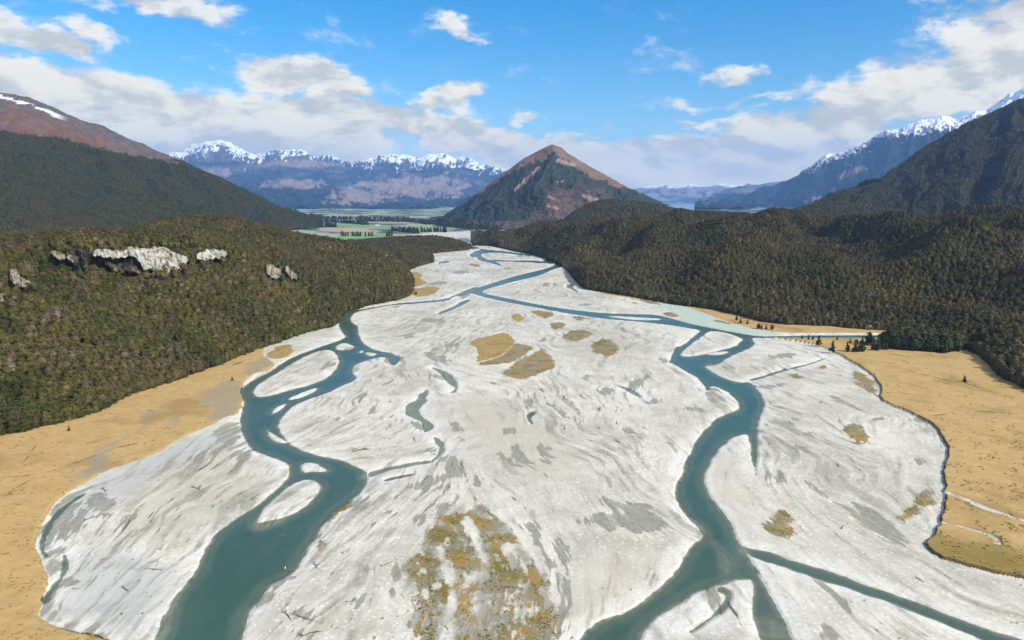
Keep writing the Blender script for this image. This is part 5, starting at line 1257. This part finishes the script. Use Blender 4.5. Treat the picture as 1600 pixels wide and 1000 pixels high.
forest('tussock_grass', gp1, 'golden tussock grass scattered over the grass flats', [tus['golden']], sc=(0.4, 1.0), cat='grass', zoff=0.0)
gp2 = np.vstack([tufts(9000, 600, 900, 770, 1060, veg, 0.45, 4), tufts(5000, 720, 990, 480, 600, veg, 0.45, 5), tufts(3000, 1190, 1480, 560, 860, veg, 0.4, 6), tufts(2500, 1430, 1700, 800, 940, moss * grass, 0.4, 7)])
forest('moss_and_herbs', gp2, 'low olive herbs and moss growing on the old gravel bars', [tus['olive'], tus['olive'], tus['golden']], sc=(0.25, 0.6), cat='ground cover', zoff=0.0)

# ------------------------------------------------------------------ driftwood
def drift_mesh(seed, L, nb, mat, root=True):
    r = np.random.default_rng(seed); V, Q = [], []
    th = 0.016 * L + 0.035
    p = np.array([[L * (k / 6 - 0.5), r.normal() * L * 0.025, th * 0.6 + 0.04 * L * math.sin(k)] for k in range(7)])
    tube(V, Q, p, np.linspace(th, th * 0.35, 7), 7)
    for b in range(nb):
        i = r.integers(2, 6); a = r.uniform(-1.1, 1.1) * (1 if b % 2 else -1) + 0.3; bl = L * r.uniform(0.18, 0.42)
        e = p[i] + np.array([math.cos(a) * bl, math.sin(a) * bl * (1 if b % 2 else -1), abs(r.normal()) * 0.12 * L + 0.1])
        m_ = (p[i] + e) / 2 + np.array([0, 0, 0.05 * L]); tube(V, Q, [p[i], m_, e], [th * 0.55, th * 0.35, th * 0.12], 5)
    if root:
        for k in range(6):
            a = 2 * math.pi * k / 6; e = p[0] + np.array([-0.10 * L, math.cos(a) * 0.13 * L, math.sin(a) * 0.10 * L + 0.05 * L])
            tube(V, Q, [p[0], (p[0] + e) / 2 + np.array([-0.03 * L, 0, 0]), e], [th * 0.8, th * 0.5, th * 0.15], 5)
    me = mesh_from('driftwood_log', V, Q); me.materials.append(mat); return me
DRIFT = [(484,970,46,-22,3,1,'long forked bleached log on gravel at the bottom, beside the wide left channel'),(500,988,52,12,3,1,'bleached log with spread branches at the bottom edge right of the left channel'),(455,968,26,-45,1,1,'short leaning log left of the forked bleached logs'),
 (1443,910,30,-32,0,0,'straight dark log with long shadow on smooth gravel right of the side channel'),(495,888,16,-60,3,1,'spiky dead branch standing on gravel near the left channel bank'),(555,938,24,18,2,1,'curved brown log below the braided channel bend'),
 (325,820,18,15,4,2,'tangled root heap on the left bar by the main channel'),(312,768,20,-30,3,1,'dark branch pile on the pale left bar'),(345,787,24,20,3,1,'brown log lying above the left channel edge'),(297,842,14,50,1,1,'bent stick on the left bar below the root heap'),
 (255,852,16,55,2,1,'curved branch on the left bar by the small yellow patch'),(150,808,32,15,3,1,'ring of dark drift sticks on the grey left bar'),(250,892,36,-8,2,1,'long dark drift log beside the small yellow patch on the left bar'),(120,920,12,0,3,1,'small twig heap low on the left bar'),
 (165,770,12,-60,3,1,'twig clump on grey gravel near the left grass bank'),(185,851,8,0,3,2,'tiny reddish root knot in the middle of the left bar'),(200,925,20,-35,1,1,'thin log pointing down the left bar'),
 (575,703,40,6,3,1,'long brown drift log above the junction of the left channel'),(560,703,18,-15,2,1,'short drift log just left of the long brown one'),(855,745,10,-40,3,1,'dark forked stick near the centre of the gravel'),(878,695,14,-20,3,1,'dark stick with roots in the middle of the gravel plain'),
 (885,625,14,-50,3,1,'twisted black branch below the mossy island'),(850,613,10,-40,1,1,'black stick near the dry channel below the mossy islands'),(912,622,12,-35,4,1,'brown drift heap on busy gravel in the centre'),(1000,680,22,-18,2,1,'dark drift log beside an olive silt pool'),(1008,700,10,-20,2,1,'brown stick left of the right channel'),
 (1213,629,12,-10,0,0,'short straight log on white gravel right of the upper bend'),(1284,627,6,60,2,1,'small black snag on the white right bar'),(1225,675,9,-20,2,1,'dark stick on the right bar between two silt pools'),(1315,742,7,60,1,1,'thin upright stick on the right bar'),(1282,706,5,40,2,1,'tiny black stump on the right bar'),
 (1320,822,14,35,2,1,'brown branch at the end of a small dry channel on the right bar'),(1238,832,18,-25,3,1,'drift twigs on the yellow patch right of the main channel'),(1415,810,14,-15,2,1,'curved dark log by the brown oval on the right bar'),(1525,942,10,-10,3,2,'reddish drift heap near the lower right side channel'),
 (1498,910,7,0,2,1,'small reddish drift clump on ridged gravel'),(1543,938,8,-5,2,1,'brown drift clump among ridges at the lower right'),(1560,943,9,-15,2,1,'second brown drift clump among ridges at the lower right'),(1588,960,8,-5,3,1,'dark drift clump close to the lower right corner'),
 (1380,976,12,-25,2,1,'bleached stick on ribbed gravel below the side channel'),(1450,995,14,-20,2,1,'bleached log at the bottom edge below the side channel'),(700,985,12,-60,3,1,'dark forked branch beside the mossy bar at the bottom'),(632,935,12,-50,2,1,'dark stick at the left rim of the mossy bar'),
 (875,990,14,10,3,1,'pile of pale sticks at the right rim of the mossy bar'),(648,690,9,-70,1,1,'short stick by the blue pool'),(590,768,16,30,2,1,'drift sticks on the bank right of the left channel'),(610,880,26,24,2,1,'long thin stick across streaked gravel'),(545,860,20,24,2,1,'brown twigs among streaked silt right of the left channel')]
for n, (x, y, lp, ang, nbr, dk, lab) in enumerate(DRIFT):
    g = ground(x, y); a = R(ang); q = ground(x + lp / 2 * math.cos(a), y - lp / 2 * math.sin(a)); q0 = ground(x - lp / 2 * math.cos(a), y + lp / 2 * math.sin(a)); dv = q - q0
    L = float(min(np.hypot(*dv), 13.0))
    o = new_obj('driftwood_log', drift_mesh(500 + n, L, nbr, dark_wood if n % 3 else bleached, dk > 0)); o.location = (g[0], g[1], 0.1); o.rotation_euler = (0, 0, math.atan2(dv[1], dv[0]))
    tag(o, lab, 'driftwood', None, 'driftwood on the gravel')
# snag standing in the left channel
V, Q = [], []
tube(V, Q, [(-2.2, 0, -0.6), (0, 0, 0.3), (2.6, 0.3, 0.5), (4.2, 0.2, 0.2)], [0.35, 0.42, 0.38, 0.15], 7)
tube(V, Q, [(-1.4, 0, 0.2), (-1.2, 0.1, 1.6)], [0.25, 0.15], 6)
sn = mesh_from('driftwood_snag', V, Q); sn.materials.append(dark_wood)
so = new_obj('river_snag', sn); g = ground(449, 890); so.location = (g[0], g[1], LEVEL + 0.05); so.scale = (0.6, 0.6, 0.6)
V, Q = [], []; tube(V, Q, [(-1.25, 0.1, 1.3), (-1.1, 0.15, 2.2), (-1.2, 0.1, 2.6)], [0.26, 0.2, 0.08], 6)
bm_ = mesh_from('bleached_tip', V, Q); bm_.materials.append(simple_mat('white_wood', (0.7, 0.68, 0.64), (0.8, 0.79, 0.76), 1.0)); new_obj('bleached_tip', bm_, so)
tag(so, 'dark snag with a white upright tip standing in the left channel', 'snag')

# ------------------------------------------------------------------ buildings
def house(name, px, py, w, d, hgt, wallc, roofc, label, z=0.0, rot=0.0):
    g = ground(px, py, z); r = new_obj(name, None); r.location = (g[0], g[1], z); r.rotation_euler = (0, 0, rot)
    x, y = w / 2, d / 2
    wv = [(-x,-y,-.3),(x,-y,-.3),(x,y,-.3),(-x,y,-.3),(-x,-y,hgt),(x,-y,hgt),(x,y,hgt),(-x,y,hgt),(-x,0,hgt*1.55),(x,0,hgt*1.55)]
    me = bpy.data.meshes.new('wall'); me.from_pydata(wv, [], [(0,1,5,4),(2,3,7,6),(1,2,6,9,5),(3,0,4,8,7),(4,5,9,8),(6,7,8,9)]); me.materials.append(simple_mat(name + '_wall', wallc, tuple(c * .9 for c in wallc), 2)); new_obj('wall', me, r)
    e = 0.5; zr = hgt * 1.55 + 0.15; ze = hgt - e * 0.55 * hgt / y + 0.15
    rv = [(-x-e,-y-e,ze),(x+e,-y-e,ze),(x+e,0,zr),(-x-e,0,zr),(x+e,y+e,ze),(-x-e,y+e,ze)]; rv += [(a, b, c + 0.2) for a, b, c in rv]
    me = bpy.data.meshes.new('roof'); me.from_pydata(rv, [], [(0,1,2,3),(3,2,4,5),(6,9,8,7),(9,11,10,8),(0,6,7,1),(5,4,10,11),(1,7,8,2),(2,8,10,4),(3,9,6,0),(5,11,9,3)]); me.materials.append(simple_mat(name + '_roof', roofc, tuple(c * .85 for c in roofc), 2, 0.5)); new_obj('roof', me, r)
    def panel(nm, x0, x1, z0, z1, col):
        v = [(a, b, c) for b in (-y - 0.08, -y + 0.02) for a, c in ((x0, z0), (x1, z0), (x1, z1), (x0, z1))]
        me = bpy.data.meshes.new(nm); me.from_pydata(v, [], [(0,1,2,3),(7,6,5,4),(0,4,5,1),(1,5,6,2),(2,6,7,3),(3,7,4,0)]); me.materials.append(simple_mat(name + '_' + nm, col, col, 1, 0.3)); new_obj(nm, me, r)
    panel('door', -0.5, 0.5, 0, 2.1, (0.12, 0.09, 0.07)); panel('window', -x * 0.75, -x * 0.4, 0.9, 2.0, (0.05, 0.07, 0.09)); panel('window', x * 0.4, x * 0.75, 0.9, 2.0, (0.05, 0.07, 0.09))
    tag(r, label, 'house')
house('shelter_hut', 1362, 514.6, 8, 5, 2.6, (0.22, 0.18, 0.13), (0.16, 0.24, 0.19), 'small green roofed hut at the foot of the right forest', 0.6, 0.2)
house('farmhouse', 622, 353.6, 26, 14, 5, (0.30, 0.28, 0.27), (0.20, 0.20, 0.22), 'grey farmhouse at the end of the pale farm lane', 0.4, 0.3)
house('farm_shed', 590, 353.2, 22, 10, 4, (0.75, 0.74, 0.72), (0.70, 0.70, 0.70), 'white farm shed on the green fields', 0.4, -0.1)
# ------------------------------------------------------------------ sky, sun, air, camera
SUN_EL, SUN_AZ = R(37), R(127)           # azimuth clockwise from straight ahead (+Y): to the right, slightly behind
w = bpy.data.worlds.new('World'); scene.world = w; w.use_nodes = True
wt = w.node_tree; wt.nodes.clear(); t = NT(wt)
out = t.n('ShaderNodeOutputWorld')
sky = t.n('ShaderNodeTexSky', sky_type='NISHITA', sun_disc=False, sun_elevation=SUN_EL, sun_rotation=SUN_AZ, altitude=300.0, air_density=1.0, dust_density=0.3, ozone_density=2.0)
d = t.n('ShaderNodeTexCoord').outputs['Generated']
sp = t.n('ShaderNodeSeparateXYZ', {0: d})
az = t.math('ARCTAN2', sp.outputs[0], sp.outputs[1]); el = t.math('ARCSINE', sp.outputs[2])
AE = t.n('ShaderNodeCombineXYZ', {0: az, 1: el}).outputs[0]
def px2ae(px, py):
    v = CY - py; X = (px - CX); Yf = v * ST + F * CT; Zf = v * CT - F * ST
    return math.atan2(X, Yf), math.asin(Zf / math.sqrt(X * X + Yf * Yf + Zf * Zf))
BLOBS = [ # centre x, y, radii, tilt (photo degrees, + = down to the right), weight : where cloud banks stand in the sky
 (180,165,290,58,3,1.25),(470,112,105,34,8,1.25),(330,215,330,55,4,1.3),(600,190,200,38,9,1.15),(700,155,55,22,-10,.85),(740,222,170,34,6,1.15),(60,55,95,30,22,.95),(260,14,120,26,3,.95),(140,50,50,28,30,.7),(20,125,80,40,10,1.0),
 (700,32,40,18,12,.72),(830,182,24,10,-5,.7),(912,206,30,11,-5,.75),(60,255,260,40,6,1.2),(880,235,120,26,4,.95),(980,250,130,24,3,1.0),
 (1130,240,210,38,-4,1.2),(1290,195,190,40,-14,1.15),(1140,118,55,15,3,.62),(1200,150,120,12,2,.5),(1110,186,70,9,2,.62),(1080,158,40,7,2,.5),(1440,150,170,48,-22,1.25),(1540,70,130,62,-25,1.15),(1560,110,140,60,-15,1.1),(1250,262,200,30,-6,1.1),(1060,282,160,16,2,1.1),(1380,110,60,20,-10,.6),(1700,120,200,140,0,1.1)]
WN = t.n('ShaderNodeTexNoise', {'Vector': t.vmath('MULTIPLY', AE, (7.0, 15.0, 1.0)), 'Scale': 1.0, 'Detail': 5, 'Roughness': 0.6}).outputs['Color']
AEW = t.vmath('ADD', AE, t.vmath('MULTIPLY', t.vmath('SUBTRACT', WN, (0.5, 0.5, 0.5)), (0.22, 0.10, 0.0)))
cov = None
for (x, y, rx, ry, tilt, wgt) in BLOBS:
    a0, e0 = px2ae(x, y); ax = abs(px2ae(x + 1, y)[0] - a0) * rx; ey = abs(px2ae(x, y - 1)[1] - e0) * ry
    mp = t.n('ShaderNodeMapping', {'Vector': AEW, 'Location': (a0, e0, 0), 'Rotation': (0, 0, -R(tilt)), 'Scale': (ax, ey, 1)}, vector_type='TEXTURE').outputs[0]
    r_ = t.vmath('LENGTH', mp)
    b = t.ss(r_, 1.7, 0.15, 0, wgt)
    cov = b if cov is None else t.n('ShaderNodeMath', {0: cov, 1: b, 2: 0.25}, operation='SMOOTH_MAX').outputs[0]
back = t.ss(t.math('ABSOLUTE', az), 0.75, 1.1, 0, 0.55)          # loose cloud elsewhere in the sky
cov = t.math('MAXIMUM', cov, back)
def dens(off):
    p = t.vmath('ADD', AE, off)
    q = t.vmath('MULTIPLY', p, (7.0, 17.0, 1.0))
    n = t.n('ShaderNodeTexNoise', {'Vector': q, 'Scale': 1.0, 'Detail': 10, 'Roughness': 0.62, 'Distortion': 0.35}).outputs[0]
    q2 = t.vmath('MULTIPLY', p, (22.0, 44.0, 1.0))
    n2 = t.n('ShaderNodeTexNoise', {'Vector': q2, 'Scale': 1.0, 'Detail': 8, 'Roughness': 0.6, 'Distortion': 0.2}).outputs[0]
    return t.math('ADD', t.math('MULTIPLY', n, 0.72), t.math('MULTIPLY', n2, 0.28))
d0 = dens((0, 0, 0)); d1 = dens((0.012, 0.018, 0))
body = t.math('ADD', t.math('MULTIPLY', t.math('SUBTRACT', d0, 0.5), 4.0), t.math('SUBTRACT', t.math('MULTIPLY', cov, 1.75), 0.80))
alpha = t.ss(body, -0.36, 0.60)
thick = t.ss(body, 0.1, 0.8)
lit = t.ss(t.math('SUBTRACT', d0, d1), -0.095, 0.07)
ccol = t.mixc(lit, CLOUD_DARK, CLOUD_LIT)
ccol = t.mixc(t.math('MULTIPLY', thick, 0.35), ccol, CLOUD_BASE)
low = t.ss(el, 0.10, 0.01)
ccol = t.mixc(1.0, ccol, t.mixc(t.ss(el, 0.30, 0.03), (1, 1, 1), CLOUD_GAIN), 'MULTIPLY')
ccol = t.mixc(t.math('MULTIPLY', low, 0.5), ccol, CLOUD_LOW)
skyc = t.n('ShaderNodeHueSaturation', {'Hue': 0.497, 'Saturation': SKY_SAT, 'Value': SKY_VAL, 'Color': sky.outputs[0]}).outputs[0]
b1 = t.n('ShaderNodeBackground', {0: skyc, 1: SKY_STRENGTH}); b2 = t.n('ShaderNodeBackground', {0: ccol, 1: 1.0})
mx = t.n('ShaderNodeMixShader', {0: t.math('MULTIPLY', alpha, 0.97), 1: b1.outputs[0], 2: b2.outputs[0]})
t.l.new(mx.outputs[0], out.inputs[0])
w.cycles.sampling_method = 'MANUAL'; w.cycles.sample_map_resolution = 512

ld = bpy.data.lights.new('sun', 'SUN'); ld.energy = SUN_POWER; ld.angle = R(0.5); ld.color = (1.0, 0.955, 0.88)
lo = bpy.data.objects.new('sun', ld); COL.objects.link(lo)
lo.rotation_euler = (R(90) - SUN_EL, 0, math.pi - SUN_AZ); lo.location = (400, -200, 600)

hm = bpy.data.materials.new('haze'); hm.use_nodes = True; hm.node_tree.nodes.clear(); t = NT(hm.node_tree)
o_ = t.n('ShaderNodeOutputMaterial')
pv = t.n('ShaderNodeVolumePrincipled', {'Color': HAZE_COL, 'Density': HAZE, 'Anisotropy': 0.0})
t.l.new(pv.outputs[0], o_.inputs['Volume'])
X0, X1, Y0, Y1, Z0, Z1 = -32000, 32000, -600, 31500, -4.5, 2250
me = bpy.data.meshes.new('haze')
me.from_pydata([(x, y, z) for z in (Z0, Z1) for x, y in ((X0, Y0), (X1, Y0), (X1, Y1), (X0, Y1))], [], [(3,2,1,0),(4,5,6,7),(0,1,5,4),(1,2,6,5),(2,3,7,6),(3,0,4,7)])
me.materials.append(hm)
if HAZE > 0: tag(new_obj('haze', me), 'thin blue air filling the valley out to the far ranges', 'haze', 'stuff')

cam = bpy.data.cameras.new('camera'); cam.sensor_fit = 'HORIZONTAL'; cam.angle = 2 * math.atan(CX / F); cam.clip_start = 1.0; cam.clip_end = 80000
co = bpy.data.objects.new('camera', cam); COL.objects.link(co); co.location = (0, 0, H); co.rotation_euler = (R(90) - PITCH, 0, 0)
scene.camera = co
scene.view_settings.view_transform = 'Standard'; scene.view_settings.look = 'None'; scene.view_settings.gamma = 1; scene.view_settings.use_curve_mapping = False
scene.view_settings.exposure = EXPOSURE
c = scene.cycles
c.max_bounces = 5; c.diffuse_bounces = 2; c.glossy_bounces = 2; c.transmission_bounces = 2; c.transparent_max_bounces = 8; c.volume_bounces = 1
c.use_denoising = True; c.use_adaptive_sampling = True; c.adaptive_threshold = 0.01
c.sample_clamp_indirect = 4
